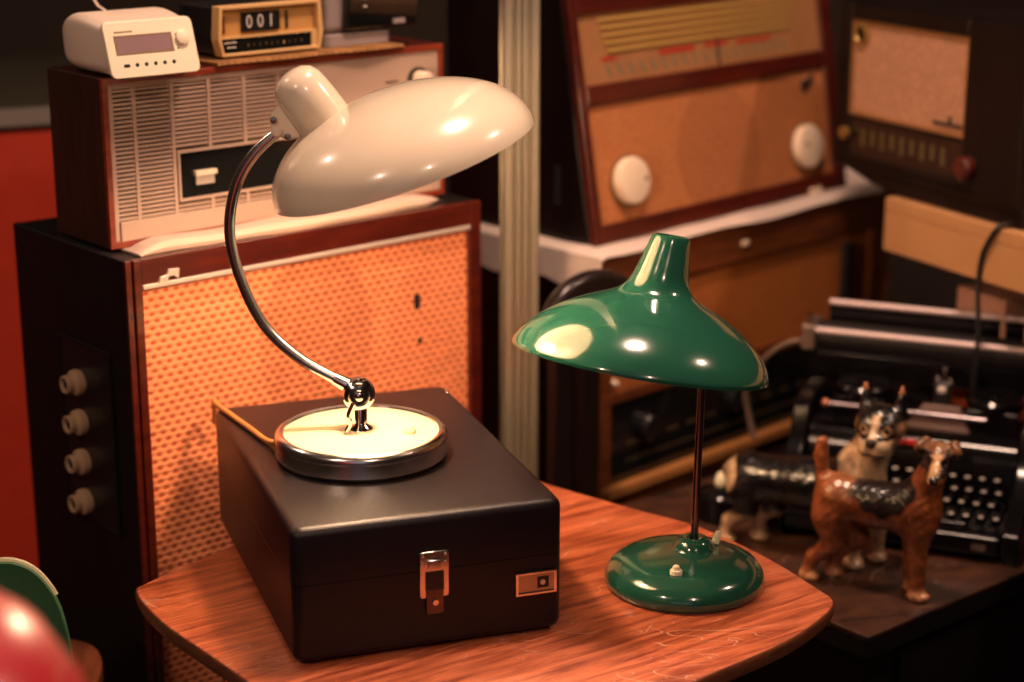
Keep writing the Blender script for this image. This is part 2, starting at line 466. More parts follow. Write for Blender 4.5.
# small plate at the edge
bm = frame_ring(nb(), .2270, .2710, .046, .071, .0032, -.004, 0)
pl = obj('maker_plate', bm, CHROME, case, .0008)
obj('plate_face', prism(nb(), rrect(.2300, .2680, .049, .068, .001), -.0022, 0, 'y'), STEEL, pl)
obj('plate_print', box(nb(), .2505, .2625, -.0028, -.002, .0525, .0645), BLACK_PL, pl)
obj('plate_emblem', cyl(nb(), (.2560, -.0032, .0585), (.2560, -.0025, .0585), .0028), SILVER, pl)
for y in (.38,):
    obj('corner_stud', ellipsoid(nb(), (W - .006, y, H - .001), (.003, .003, .002), 10, 6), CHROME, case)

# ------------------------------------------------------------------ cream lamp
BX, BY = -.161, 1.903
wl = thing('cream_desk_lamp', 'cream domed desk lamp with curved chrome arm standing on the black case', 'lamp', (BX, BY, ZS))
bm = nb()
lathe(bm, [(0, .0005), (.086, .0005), (.0905, .0015), (.0920, .004), (.0902, .017), (.0925, .019), (.0925, .023), (.0905, .0265), (.087, .0285), (.083, .0275), (.0815, .024), (0, .024)], 96)
br_ = obj('base_ring', bm, mat('brushed_chrome', (.78, .76, .76), .22, 1.0), wl)
bm = nb()
lathe(bm, [(0, .0235), (.0825, .0235), (.0825, .0255), (.079, .0268), (.05, .0285), (0, .0292)], 96)
obj('base_disc', bm, DISC, wl)
bm = nb()
lathe(bm, [(0, .0275), (.0075, .0275), (.0075, .031), (.006, .033), (.004, .036), (0, .0365)], 20, Matrix.Translation((.052, -.012, 0)))
obj('switch_button', bm, DISC, wl)
bm = nb()
lathe(bm, [(0, .0285), (.013, .0285), (.012, .031), (.0075, .034), (.0068, .036), (.0068, .050), (.006, .052), (0, .052)], 28)
obj('stem', bm, CHROME, wl)
# ball joint: a short fork and a round boss facing the camera
jz = .817 - ZS - .0005
jp = Vector((-.002, 0, jz))
bm = nb()
lathe(bm, [(0, -.013), (.012, -.013), (.0155, -.011), (.0175, -.006), (.018, 0), (.0175, .006), (.0155, .011), (.012, .013), (0, .013)], 32, axis_m(jp, (.12, -1, .1)))
jo = obj('swivel_joint', bm, CHROME, wl)
bm = nb()
lathe(bm, [(.0135, .0125), (.0135, .0150), (.0115, .0160), (.0095, .0140), (.006, .0142), (.0045, .0175), (.0025, .0185), (0, .0187)], 28, axis_m(jp, (.12, -1, .1)))
obj('joint_cap', bm, CHROME, jo)
obj('joint_fork', box(nb(), -.0045, .0045, -.0045, .0045, .048, jz), CHROME, jo, .001)
wing = catmull([(-.006, -.018, jz - .006), (-.011, -.0195, jz - .018), (-.010, -.019, jz - .028), (-.014, -.0185, jz - .036)], 5)
obj('wing_screw', tube(nb(), wing, .0028, 10), CHROME, jo)
# arm
arm_w = [(-.171, .8235), (-.180, .829), (-.224, .855), (-.260, .891), (-.2835, .943), (-.2925, .993), (-.2835, 1.041), (-.2635, 1.074), (-.238, 1.097)]
ap = catmull([(x - BX, 0, z - ZS) for x, z in arm_w], 8)
ACH = mat('arm_chrome', (.80, .76, .74), .21, 1.0)
obj('arm', tube(nb(), ap, .0058, 18), ACH, wl)
d0 = (ap[14] - ap[0]).normalized()
obj('arm_sleeve', tube(nb(), [ap[0] - d0 * .004, ap[3], ap[6], ap[10]], [.0085, .0085, .0082, .0065], 18), CHROME, wl)
# shade: half ellipsoid, tipped up to the right, hollow
SC = Vector((-.111 - BX, 0, 1.065 - ZS))
ex = Vector((.949, 0, .315)).normalized()
nz_ = Vector((-.315, 0, .949)).normalized()
# lean slightly to the viewer
Rl = Matrix.Rotation(R(2.0), 3, ex)
nz_ = Rl @ nz_
ey = nz_.cross(ex)
SM = Matrix((ex, ey, nz_)).transposed().to_4x4(); SM.translation = SC
RS, HS = .1405, .0765
bm = nb()
prof = []
for i in range(0, 33):
    t = PI / 2 * i / 32
    prof.append((RS * math.cos(t) if i < 32 else 0, HS * math.sin(t) ** 1.0))
prof_in = [(r * (1 - .014) if r else 0, z - .0016 if z > .004 else z) for r, z in prof][::-1]
lathe(bm, [(RS * .986, -.0012), (RS, -.0012)] + prof, 128, SM)
sh = obj('shade', bm, CREAM, wl)
bm = nb()
lathe(bm, [(RS * .986, -.0011)] + prof_in[::-1][1:], 96, SM)
obj('shade_lining', bm, CREAM_IN, sh)
# socket cover
nd = (Vector((-.57, -.08, .82))).normalized()
npos = Vector((-.1915 - BX, .004, 1.107 - ZS))
NM = axis_m(npos, nd)
bm = nb()
lathe(bm, [(.0292, -.018), (.0292, -.003), (.0288, .02), (.0278, .036), (.0262, .046), (.022, .054), (.015, .059), (.007, .0612), (0, .0616)], 64, NM)
obj('socket_cover', bm, CREAM, wl)
# bracket with screws
bmk = nb()
def bw_(x, z, y=0): return Vector((x - BX, y, z - ZS))
tri = [bw_(-.236, 1.126), bw_(-.214, 1.093), bw_(-.228, 1.0885), bw_(-.2445, 1.098), bw_(-.2455, 1.115)]
rings(bmk, [[p + Vector((0, y, 0)) for p in tri] for y in (-.0125, .0125)])
bk = obj('shade_bracket', bmk, CREAM, wl, .003, 3)
for x, z in ((-.2410, 1.1105), (-.2275, 1.0935)):
    bm = nb()
    lathe(bm, [(.0036, 0), (.0036, .003), (.0028, .0042), (0, .0048)], 16, axis_m(bw_(x, z, -.0125), (0, -1, 0)))
    obj('bracket_screw', bm, STEEL, bk)
bm = nb()
lathe(bm, [(.0058, 0), (.0058, .003), (.004, .005), (0, .0055)], 20, axis_m(bw_(-.2385, 1.099, -.0125), (0, -1, 0)))
obj('bracket_boss', bm, CREAM, bk)
# bulb (lit) inside the shade
bp_ = SM @ Vector((-.035, 0, .020))
bm = nb()
bd = (SM.to_3x3() @ Vector((-.45, 0, 1))).normalized()
lathe(bm, [(0, -.020), (.010, -.018), (.017, -.012), (.0195, -.002), (.018, .008), (.013, .018), (.0095, .026), (.0095, .034), (0, .034)], 24, axis_m(bp_, bd))
bulb = obj('bulb', bm, BULBM, wl)
# flex
fx = catmull([(-.088, .012, .008), (-.105, .03, .0045), (-.13, .075, .0035), (-.155, .118, .0034), (-.182, .165, .0036), (-.1855, .182, .0005), (-.188, .195, -.03)], 8)
obj('flex', tube(nb(), fx, .0033, 10), CORD, wl)

# ------------------------------------------------------------------ green lamp
GX, GY = .187, 1.893
gl = thing('green_desk_lamp', 'glossy green desk lamp with bell shade standing on the wooden table', 'lamp', (GX, GY, ZT))
bm = nb()
lathe(bm, [(0, .0005), (.084, .0005), (.0868, .004), (.0872, .009), (.0850, .016), (.0790, .0235), (.068, .0290), (.052, .0322), (.03, .0338), (0, .0345)], 96)
obj('base', bm, GREEN, gl)
ROD = Vector((.0115, .018, 0))
bm = nb()
lathe(bm, [(.0270, .0315), (.0235, .0335), (.0205, .0385), (.0180, .0430), (.0130, .0460), (.0080, .0460), (.0058, .043), (0, .043)], 40, Matrix.Translation(ROD))
obj('collar', bm, GREEN, gl)
bm = nb()
q = Vector((-.0135, -.050, .0315))
lathe(bm, [(0, 0), (.0068, 0), (.0068, .0035), (.0060, .0046), (.0042, .0050), (.0036, .0085), (.002, .0098), (0, .01)], 20, Matrix.Translation(q))
obj('switch_button', bm, IVORY, gl)
bm = nb()
lathe(bm, [(0, 0), (.0045, 0), (.0042, .008), (.003, .013), (0, .0145)], 16, axis_m(ROD + Vector((.0245, .012, .034)), (.25, .1, 1)))
obj('cord_grommet', bm, IVORY, gl)
# shade frame
GC = Vector((.1345 - GX, 0, .856 - ZT))
gex = Vector((math.cos(R(9.3)), 0, -math.sin(R(9.3))))
gez = Vector((math.sin(R(9.3)), 0, math.cos(R(9.3))))
Rl = Matrix.Rotation(R(-8.0), 3, gex)
gez = Rl @ gez; gey = gez.cross(gex)
GM = Matrix((gex, gey, gez)).transposed().to_4x4(); GM.translation = GC
gp = [(.1362, 0), (.1362, .0030), (.1335, .0090), (.1280, .0175), (.1190, .0275), (.1060, .0385), (.0900, .0490), (.0720, .0585), (.0560, .0655), (.0450, .0705),
      (.0375, .0760), (.0325, .0830), (.0292, .0920), (.0262, .1050), (.0235, .1170), (.0212, .1280), (.0200, .1325)]
gps = [(p.x, p.y) for p in catmull([(r, z, 0) for r, z in gp], 4)]
skew = lambda z: .0105 * (max(0, z) / .134) ** 1.1
bm = nb()
lathe(bm, [(.1340, -.0012), (.1362, -.0012)] + gps + [(.0190, .1345), (.0175, .1345), (.0165, .1325), (0, .1325)], 128)
for v in bm.verts: v.co.x += skew(v.co.z)
bmesh.ops.transform(bm, matrix=GM, verts=bm.verts)
gs = obj('shade', bm, GREEN, gl)
bm = nb()
lathe(bm, [(.1340, -.0011)] + [(r - .0028, z - .002 if z > .003 else z) for r, z in gps[1:]] + [(0, .129)], 96)
for v in bm.verts: v.co.x += skew(v.co.z)
bmesh.ops.transform(bm, matrix=GM, verts=bm.verts)
obj('shade_lining', bm, GREEN_IN, gs)
# rod leans a hair and reaches a socket inside the shade
rt = Vector((.0155, .014, .872 - ZT))
obj('rod', tube(nb(), [ROD + Vector((0, 0, .040)), ROD.lerp(rt, .5) + Vector((0, 0, .02)), rt], .0042, 16), BLACKSTEEL, gl)
sp_ = GM @ Vector((.004, 0, .085))
obj('socket', tube(nb(), [rt - Vector((0, 0, .004)), rt + Vector((-.012, -.004, .02)), sp_], [.006, .008, .013], 16), BLACKSTEEL, gl)
bm = nb()
lathe(bm, [(0, -.05), (.012, -.047), (.019, -.036), (.0205, -.025), (.018, -.012), (.012, 0), (.011, .01), (0, .01)], 24, axis_m(GM @ Vector((-.012, 0, .074)), gez))
obj('bulb', bm, BULBOFF, gl)

# ------------------------------------------------------------------ loudspeaker cabinet
sx, sy = -.434, 2.050
SPK = thing('speaker_cabinet', 'large dark cabinet with orange basket-weave front behind the black case', 'speaker cabinet', (sx, sy, 0), R(41))
ZK = .924
WK, DK = .52, .272
bm = nb()
box(bm, 0, .012, .004, DK, .02, ZK)                       # left cheek
sidep = obj('side_panel', bm, SIDEBLACK, SPK, .002)
bm = box(nb(), WK - .012, WK, .004, DK, .02, ZK)
obj('side_panel', bm, SIDEBLACK, SPK, .002)
obj('top_panel', box(nb(), .012, WK - .012, .010, DK, ZK - .016, ZK - .001), SIDEBLACK, SPK)
obj('back_panel', box(nb(), .012, WK - .012, DK - .012, DK, .02, ZK - .016), SIDEBLACK, SPK)
obj('bottom_panel', box(nb(), .012, WK - .012, .010, DK - .012, .02, .035), SIDEBLACK, SPK)
bm = nb()
box(bm, .0, .008, 0, .0045, .02, ZK)
box(bm, .0095, .020, -.002, .008, .02, ZK)
box(bm, WK - .018, WK, -.002, .008, .02, ZK)
box(bm, .020, WK - .018, -.001, .010, ZK - .030, ZK)
box(bm, .020, WK - .018, -.001, .010, .02, .06)
obj('front_frame', bm, REDWOOD, SPK, .0012)
# woven front, its own frame of reference at the top left corner
g = box(nb(), .020, WK - .018, .006, .009, .06 - ZK, -.030)
gc = obj('grille_cloth', g, WEAVE, SPK); gc.location = (0, 0, ZK)
obj('trim_strip', box(nb(), .020, WK - .018, -.003, .007, ZK - .0355, ZK - .030), SILVER, SPK, .001)
bm = nb()
S3 = [(.040, ZK - .030), (.052, ZK - .030), (.0535, ZK - .0245), (.060, ZK - .0245), (.066, ZK - .029), (.0675, ZK - .017), (.054, ZK - .016), (.051, ZK - .0225), (.0425, ZK - .0235)]
prism(bm, S3, -.004, -.0008, 'y')
obj('badge', bm, SILVER, SPK, .0006)
for u, v, w, h in ((.4185, -.119, .0085, .019), (.422, -.172, .006, .007)):
    obj('badge_hole', prism(nb(), rrect(u - w / 2, u + w / 2, ZK + v - h / 2, ZK + v + h / 2, .002), .0040, .0065, 'y'), SOOT, SPK)
# control plate on the left side with four round terminals; the side faces local -x
bm = frame_ring(nb(), .046, .171, ZK - .345, ZK - .117, .004, 0, .0025)
M = Matrix(((0, -1, 0, 0), (1, 0, 0, 0), (0, 0, 1, 0), (0, 0, 0, 1)))
bmesh.ops.transform(bm, matrix=M, verts=bm.verts)
pf = obj('terminal_plate', bm, SIDEBLACK, SPK, .0008)
bm = box(nb(), -.0012, 0, .050, .167, ZK - .341, ZK - .121)
obj('plate_face', bm, BLACK_PL, pf)
for v in (-.168, -.218, -.268, -.319):
    bm = nb()
    lathe(bm, [(0, 0), (.0145, 0), (.0160, .004), (.0155, .010), (.0125, .0120), (.0100, .013), (.0100, .0165), (.0112, .0175), (.0112, .0215), (.0100, .0225), (.0078, .022), (.0075, .018), (0, .018)], 28,
          axis_m((-.001, (.121), ZK + v), (-1, 0, 0)))
    kb = obj('terminal_knob', bm, mat('aged_bakelite', (.42, .28, .17), .5) if 'aged_bakelite' not in bpy.data.materials else bpy.data.materials['aged_bakelite'], SPK)
    obj('socket_hole', cyl(nb(), (-.0188, (.121), ZK + v), (-.0196, (.121), ZK + v), .0072, .0072, 18), SOOT, kb)
for x in (.03, WK - .03):
    for y in (.03, DK - .03):
        obj('foot', cyl(nb(), (x, y, 0), (x, y, .021), .016), SOOT, SPK)

# folded cloth between cabinet and radio
def at_speaker(u, d, z):
    c, s = math.cos(R(41)), math.sin(R(41))
    return (sx + u * c - d * s, sy + u * s + d * c, z)
bm = nb()
lp = []
n = 40
for i in range(n + 1):
    t = i / n
    u = .026 + .452 * t
    w = .003 * math.sin(t * 9) + .002 * math.sin(t * 23)
    f = .010 + w
    h = .0125 + .0012 * math.sin(t * 17)
    if t > .93: f += (t - .93) * .35
    k = min(1, t * 14, (1 - t) * 14) ** .5
    h2 = max(.0024, h * k)
    lp.append([Vector((u, f, 0)), Vector((u, f - .002, h2 * .4)), Vector((u, f + .001, h2 * .9)), Vector((u, f + .006, h2)), Vector((u, .043, h2 * .9)), Vector((u, .0490, .0024)), Vector((u, .17, .0024)), Vector((u, .17, 0))])
rings(bm, lp)
cl = obj('folded_cloth', bm, CLOTHW)
cl.location = (sx, sy, ZK + .0002); cl.rotation_euler = (0, 0, R(41))
tag(cl, 'folded cream cloth on the speaker cabinet under the slatted radio', 'cloth')

# ------------------------------------------------------------------ radio with slatted grille
RW, RH, RD = .490, .196, .128
rx, ry, _ = at_speaker(.012, .051, 0)
RZ = ZK + .0030
rad = thing('table_radio', 'long cream-fronted teak table radio with slatted grille on the speaker cabinet', 'radio', (rx, ry, RZ), R(41))
bm = nb()
box(bm, 0, .0065, .006, RD, 0, RH)
obj('left_cheek', bm, SIDEWOOD, rad, .001)
bm = nb()
frame_ring(bm, 0, RW, 0, RH, .0075, -.0005, .0058)
fr = obj('front_edging', bm, TEAK, rad, .0008)
bm = nb()
box(bm, .0065, RW, .006, RD, RH - .008, RH); box(bm, RW - .012, RW, .006, RD, 0, RH - .008)
box(bm, .0065, RW - .012, .006, RD, 0, .008); box(bm, .0065, RW - .012, RD - .006, RD, .008, RH - .008)
obj('cabinet', bm, REDWOOD, rad)
# face: cream frame with openings
FX0, FX1, FZ0, FZ1 = .0075, RW - .0075, .0075, RH - .0075
GX0, GX1, GZ0, GZ1 = .014, .272, .030, RH - .014   # grille field
WX0, WX1, WZ0, WZ1 = .094, .400, .046, .100        # dark window
bm = nb()
y0, y1 = .002, .007
box(bm, FX0, GX0, y0, y1, FZ0, FZ1)
box(bm, GX1, FX1, y0, y1, WZ1 + .003, FZ1)
box(bm, GX0, GX1, y0, y1, GZ1, FZ1)
box(bm, GX0, FX1, y0 - .003, y1, FZ0, GZ0)
box(bm, GX1, FX1, y0, y1, GZ0, WZ0 - .003)
box(bm, WX1, FX1, y0, y1, WZ0 - .003, WZ1 + .003)
obj('front_panel', bm, CREAMPL, rad, .0006)
bm = nb()
box(bm, GX0, GX1, .0075, .010, GZ0, GZ1)
obj('grille_backing', bm, mat('dark_grille_cloth', (.06, .038, .018), .8), rad)  # plain dark brown cloth behind the slats
bm = nb()
bars = [.041 + .0 , .0905, .140, .189, .238]
for i, x in enumerate(bars):
    segs = [(GZ0, GZ1)] if i < 2 else [(GZ0, WZ0 - .003), (WZ1 + .003, GZ1)]
    if i == 0: segs = [(GZ0, GZ1)]
    for a, b_ in segs: obj('grille_mullion', box(nb(), x - .0022, x + .0022, .0025, .0075, a, b_), CREAMPL, rad)
sl = CREAMPL
nsl = 30
sb = nb()
for k in range(nsl):
    z = GZ0 + (k + .5) * (GZ1 - GZ0) / nsl
    hs = (GZ1 - GZ0) / nsl * .27
    if WZ0 - .004 < z < WZ1 + .004: box(sb, GX0, bars[1], .0035, .0073, z - hs, z + hs)
    else: box(sb, GX0, GX1, .0035, .0073, z - hs, z + hs)
obj('grille_slats', sb, CREAMPL, rad)
bm = frame_ring(nb(), WX0, WX1, WZ0 - .003, WZ1 + .003, .003, .001, .0074)
obj('window_rim', bm, CREAMPL, rad)
obj('dial_window', box(nb(), WX0 + .003, WX1 - .003, .004, .0073, WZ0, WZ1), BLACK_GLASS, rad)
pb = obj('push_button', box(nb(), .116, .145, -.002, .0045, .071, .077), WHITEPL, rad, .0008)
obj('button_plate', box(nb(), .118, .143, .002, .0045, .060, .0705), SILVER, pb)
bm = nb()
lathe(bm, [(0, 0), (.0135, 0), (.0135, .004), (.0105, .005), (.0105, .022), (.009, .024), (0, .024)], 28, axis_m((.448, .002, .155), (0, -1, 0)))
kn = obj('volume_knob', bm, KNOBW, rad)
obj('knob_skirt', cyl(nb(), (.448, .0015, .155), (.448, -.003, .155), .0142), BLACK_PL, kn)
obj('panel_print', box(nb(), .398, .418, .0012, .0021, .1535, .155), BLACK_PL, rad)

# ------------------------------------------------------------------ things on the radio
ZR = RZ + RH
def at_radio(u, d): 
    c, s = math.cos(R(41)), math.sin(R(41))
    return (rx + u * c - d * s, ry + u * s + d * c)
# straw mat
bm = nb()
lp = []
for i in range(31):
    t = i / 30
    u = .150 + .275 * t
    e = -.004 + .002 * math.sin(t * 14)
    w = .0010 * math.sin(t * 25) + .0008
    f = min(1, (1 - t) * 10, t * 8 + .2)
    lp.append([Vector((u, e, 0)), Vector((u, e - .002, .002)), Vector((u, e, .0040 + w)), Vector((u, .02, .0042)), Vector((u, .150, .0042)), Vector((u, .150, 0))])
rings(bm, lp)
mo = obj('straw_mat', bm, MAT_STRAW)
mo.location = (rx, ry, ZR + .0002); mo.rotation_euler = (0, 0, R(41))
tag(mo, 'woven straw mat on the slatted radio under the flip clock', 'mat')

# white clock radio
wx, wy = -.4405, 2.0735
wc = thing('clock_radio', 'rounded white clock radio with blank grey display on the slatted radio', 'clock radio', (wx, wy, ZR), R(39))
w, h, d, ti = .1120, .061, .165, .020
bm = nb()
# front bezel: leaning slab
fp = lambda x, z, y: Vector((x, z / h * ti + y, z + .002))
def slab(bm, poly, ya, yb):
    rings(bm, [[fp(x, z, ya) for x, z in poly], [fp(x, z, yb) for x, z in poly]])
slab(bm, rrect(0, w, 0, h, .007), 0, .006)
obj('front_panel', bm, WCLOCK, wc, .0015, 2)
# shell
bm = nb()
lp = []
for k in range(13):
    t = k / 12
    y = .006 + (d - .006) * t
    sh_ = 1 - .16 * max(0, (t - .5) / .5) ** 2
    ins = .0015 + .030 * max(0, (t - .45) / .55) ** 3 - .005 * math.sin(PI * min(1, t * 1.3))
    zb = .002 + .016 * max(0, (t - .55) / .45) ** 2
    zt = h - .0005 - .012 * max(0, (t - .4) / .6) ** 2 + .006 * math.sin(PI * min(1, t * 1.4))
    P = rrect(ins, w - ins, zb, zt, .014, 5)
    lp.append([Vector((x, y + (z / h * ti) * (1 - t), z + .002)) for x, z in P])
rings(bm, lp)
obj('shell', bm, WCLOCKS, wc, ang=50)
bm = nb(); slab(bm, rrect(.0125, .0815, .0265, .0445, .001), -.0006, .001)
sc = obj('display', bm, LCD, wc)
bm = nb()
for a, b_, c_, e_ in ((.0115, .0825, .0442, .0457), (.0115, .0825, .0256, .0268), (.0112, .0128, .0256, .0457), (.0812, .0828, .0256, .0457)):
    slab(bm, [(a, c_), (b_, c_), (b_, e_), (a, e_)], -.0009, .0008)
obj('display_rim', bm, mat('display_rim_brown', (.22, .13, .06), .5), sc)  # thin brown strips around the display; brand print shares the colour
slab(b1 := nb(), rrect(.017, .0245, .0118, .0150, .0015), -.0006, .001); obj('slide_switch', b1, SOOT, wc)
for k in range(5):
    x = .0335 + .0115 * k
    bm = nb()
    ellipsoid(bm, fp(x, .0133, 0), (.0024, .0014, .0024), 14, 8)
    obj('button', bm, mat('dark_green_button', (.02, .035, .012), .3) if k == 0 else bpy.data.materials['dark_green_button'], wc)
bm = nb(); lathe(bm, [(0, 0), (.0085, 0), (.0085, .004), (.007, .005), (0, .005)], 24, axis_m(fp(.0955, .0385, 0), (0, -1, .33))); obj('tuning_knob', bm, WCLOCK, wc)
for x, z in ((.0885, .0425), (.0885, .0275)):
    obj('indicator', ellipsoid(nb(), fp(x, z, 0), (.0014, .001, .0014), 8, 6), bpy.data.materials['dark_green_button'], wc)
bm = nb()
x = .0125
for wd in (.0022, .0018, .0018, .002, .0014, .0018, .002, .0018, .0012, .002):
    slab(bm, [(x, .0485), (x + wd, .0485), (x + wd, .0502), (x, .0502)], -.0003, .0008); x += wd + .0005
obj('brand_print', bm, bpy.data.materials['display_rim_brown'], wc)
bm = nb(); lathe(bm, [(0, -.004), (.03, -.004), (.034, -.001), (.030, .0012), (0, .0022)], 36, Matrix.Translation((.062, .072, h + .003))); obj('top_disc', bm, WCLOCK, wc)
an = nb(); tube(an, [(.050, .105, h - .006), (.049, .105, h + .006), (.040, .104, h + .012), (.026, .102, h + .034), (.014, .100, h + .062)], .0024, 10)
obj('aerial', an, CHROME, wc)
for x_ in (.02, w - .02):
    for y_ in (.012, d - .05): obj('foot', cyl(nb(), (x_, y_, 0), (x_, y_, .006), .006), BLACK_PL, wc)

# flip clock
fx_, fy_ = at_radio(.168, .020)
fc = thing('flip_clock', 'beige and black flip clock showing 0:01 between two other clocks', 'clock', (fx_, fy_, ZR + .0044), R(41))
w, h, d = .145, .062, .088
bm = nb()
prism(bm, [(.001, .004), (w - .001, .004), (w + .0015, .030), (w - .003, h - .002), (.003, h - .002), (-.0015, .030)], .010, d, 'y')
obj('body', bm, BLACK_PL, fc, .002)
hexo = [(.002, .003), (w - .002, .003), (w + .003, .024), (w, h), (0, h), (-.003, .024)]
hexi = [(.0055, .0065), (w - .0065, .0065), (w - .004, .024), (w - .0055, h - .004), (.0045, h - .004), (.002, .024)]
bm = nb()
lp = []
for k in range(6):
    o_, i_ = hexo[k], hexi[k]
    lp.append([Vector((o_[0], -.004, o_[1])), Vector((i_[0], -.004, i_[1])), Vector((i_[0] , .012, i_[1])), Vector((o_[0], .012, o_[1]))])
rings(bm, lp, closed=True)
obj('front_rim', bm, BEIGE, fc, .001)
bm = nb()
# sunk face, lower dial strip leans forward
box(bm, .002, w - .004, .004, .0095, .026, h - .003)
face = obj('face', bm, BEIGE2, fc)
bm = nb(); box(bm, .003, w - .005, -.001, .006, .0235, .0262); obj('face_ledge', bm, BEIGE, fc)
bm = nb(); box(bm, .004, w - .013, .0005, .006, .0065, .0235); ds_ = obj('dial_strip', bm, BLACK_GLASS, fc)
bm = nb(); box(bm, w - .013, w - .004, -.001, .006, .0065, .0235); obj('strip_end', bm, BEIGE, fc)
for k in range(10):
    x = .040 + .0085 * k
    bm = box(nb(), x, x + (.0012 if k % 3 else .0022), -.0002, .0008, .0125 + .0006 * (k % 2), .0158)
    obj('dial_mark', bm, DIALTXT if k != 6 else GOLDBAR, ds_)
bm = nb()
for a, b_, z in ((.0075, .0165, .018), (.0175, .0245, .0182), (.0115, .0165, .0125), (.0175, .0235, .0125)): box(bm, a, b_, -.0002, .0008, z, z + .0016)
obj('brand_print', bm, DIGIT, ds_)
bm = nb(); box(bm, .034, .0875, .0005, .0045, .030, .0525); dw = obj('digit_window', bm, BLACK_PL, fc)
for s_, x in (('0', .0435), ('0', .0595), ('1', .0745)):
    t_ = text('digit', s_, .0215, DIGIT, dw, (x, .0003, .0412))
    if s_ == '0': t_.scale = (.85, 1, 1)
for x0_, x1_, m_ in ((.0035, .0065, SOOT), (.097, .1005, SOOT)): obj('side_slot', box(nb(), x0_, x1_, .0022, .0045, .030, .0515), m_, fc)
obj('slider', box(nb(), .0068, .0105, .0016, .0045, .030, .050), mat('brown_slider', (.14, .05, .015), .4), fc)
for x_ in (.02, w - .02):
    for y_ in (.016, d - .012): obj('foot', cyl(nb(), (x_, y_, 0), (x_, y_, .0045), .006), BLACK_PL, fc)

# grey clock with a dark glossy front
gx_, gy_ = at_radio(.325, .025)
gd = thing('pedestal_clock', 'grey and black clock on a low pedestal at right of the flip clock', 'clock', (gx_, gy_, ZR + .0044), R(41))
bm = nb(); prism(bm, rrect(0, .104, 0, .074, .012), 0, .016); obj('pedestal', bm, GREYPL, gd, .0015)
bm = nb(); prism(bm, [(.002, .0205), (.010, .0165), (.070, .0165), (.078, .060), (.078, .100), (-.006, .100)], .0, .060, 'x'); 
obj('body', bm, GREYPL, gd, .006, 4)
ob = nb(); prism(ob, [(-.006, .0200), (.030, .0180), (.030, .104), (-.0200, .104), (-.0220, .094)], .026, .138, 'x')
sc_ = obj('screen', ob, BLACK_GLASS, gd, .004, 3)
bm = nb(); box(bm, .098, .116, -.0105, -.004, .0245, .0305); obj('maker_tag', bm, GREYPL, sc_)
bm = nb(); box(bm, .046, .056, -.0155, -.006, .0588, .0612); box(bm, .049, .054, -.0138, -.006, .0485, .0505); obj('screen_print', bm, DIGIT, sc_)

# ------------------------------------------------------------------ the post
po = thing('display_post', 'pale ribbed metal post standing between the speaker cabinet and the big radio', 'post', (.0095, 2.445, 0), R(8))
poly = []
hw = .0235
for sx_, sy_, dx, dy in ((-1, -1, 1, 0), (1, -1, 0, 1), (1, 1, -1, 0), (-1, 1, 0, -1)):
    nx, ny = dy, -dx
    for t, dep in ((0, .002), (.05, 0), (.22, 0), (.25, .004), (.265, .0085), (.315, .0085), (.33, .004), (.36, .001), (.46, .001), (.475, .0085), (.525, .0085), (.54, .001), (.64, .001), (.67, .004), (.685, .0085), (.735, .0085), (.75, .004), (.78, 0), (.95, 0)):
        poly.append((sx_ * hw + dx * 2 * hw * t - nx * dep, sy_ * hw + dy * 2 * hw * t - ny * dep))
bm = nb(); prism(bm, poly, .006, 2.798)
obj('shaft', bm, ALU, po, ang=25)
obj('foot_plate', box(nb(), -.05, .05, -.05, .05, 0, .006), STEEL, po, .001)

# ------------------------------------------------------------------ console radio, its cloth, the radio with two knobs
cw, ch, cd = .70, .375, .30
cxy = (.126, 2.514)
con = thing('radio_console', 'wide brown radio console with cloth front behind the green lamp', 'radio', (*cxy, 0), R(45))
Z0, Z1 = .440, .820
bm = nb(); box(bm, 0, cw, .012, cd, Z0, Z1); obj('cabinet', bm, DARKWOOD, con, .012, 4)
bm = nb()
box(bm, 0, cw, 0, .013, Z1 - .060, Z1); box(bm, 0, .022, 0, .013, Z0, Z1 - .060); box(bm, cw - .055, cw, 0, .013, Z0, Z1 - .060); box(bm, .022, cw - .055, 0, .013, Z0, Z0 + .022)
box(bm, .022, cw - .055, .002, .013, Z1 - .222, Z1 - .205)
obj('front_frame', bm, CONSOLEWOOD, con, .003)
g = box(nb(), .022, cw - .055, .008, .0125, Z1 - .206, Z1 - .060); obj('grille_cloth', g, CCLOTH, con)
bm = nb(); box(bm, .022, cw - .055, .006, .0125, Z0 + .040, Z1 - .222); dg = obj('dial_glass', bm, BLACK_GLASS, con)
bm = nb()
for k in range(12): box(bm, .06 + .045 * k, .085 + .045 * k, .0055, .0065, Z0 + .09, Z0 + .094)
box(bm, .06, .58, .0055, .0065, Z0 + .065, Z0 + .067)
obj('dial_print', bm, DIALTXT, dg)
obj('moulding', box(nb(), .005, cw - .03, -.012, .006, Z0 + .022, Z0 + .038), mat('pale_moulding_wood', (.36, .15, .045), .4), con, .003)
obj('handle_bar', box(nb(), .572, .592, -.004, .009, Z1 - .17, Z1 - .075), SOOT, con, .003)
for x, z in ((.030, Z1 - .190), ):
    bm = nb(); lathe(bm, [(0, 0), (.005, 0), (.005, .008), (.003, .011), (0, .0115)], 16, axis_m((x, .008, z), (0, -1, 0))); obj('peg', bm, KNOBW, con)
for x in (.10, .30): 
    bm = nb(); lathe(bm, [(0, 0), (.020, 0), (.020, .012), (.016, .016), (0, .016)], 24, axis_m((x, .006, Z0 + .11), (0, -1, 0))); obj('tuning_knob', bm, BLACK_PL, con)
for x in (.05, cw - .05):
    for y in (.05, cd - .05): obj('leg', cyl(nb(), (x, y, 0), (x, y, Z0), .014, .02), DARKWOOD, con)
obj('front_tag', box(nb(), .305, .320, -.003, .001, Z1 - .036, Z1 - .028), KNOBW, con, .001)

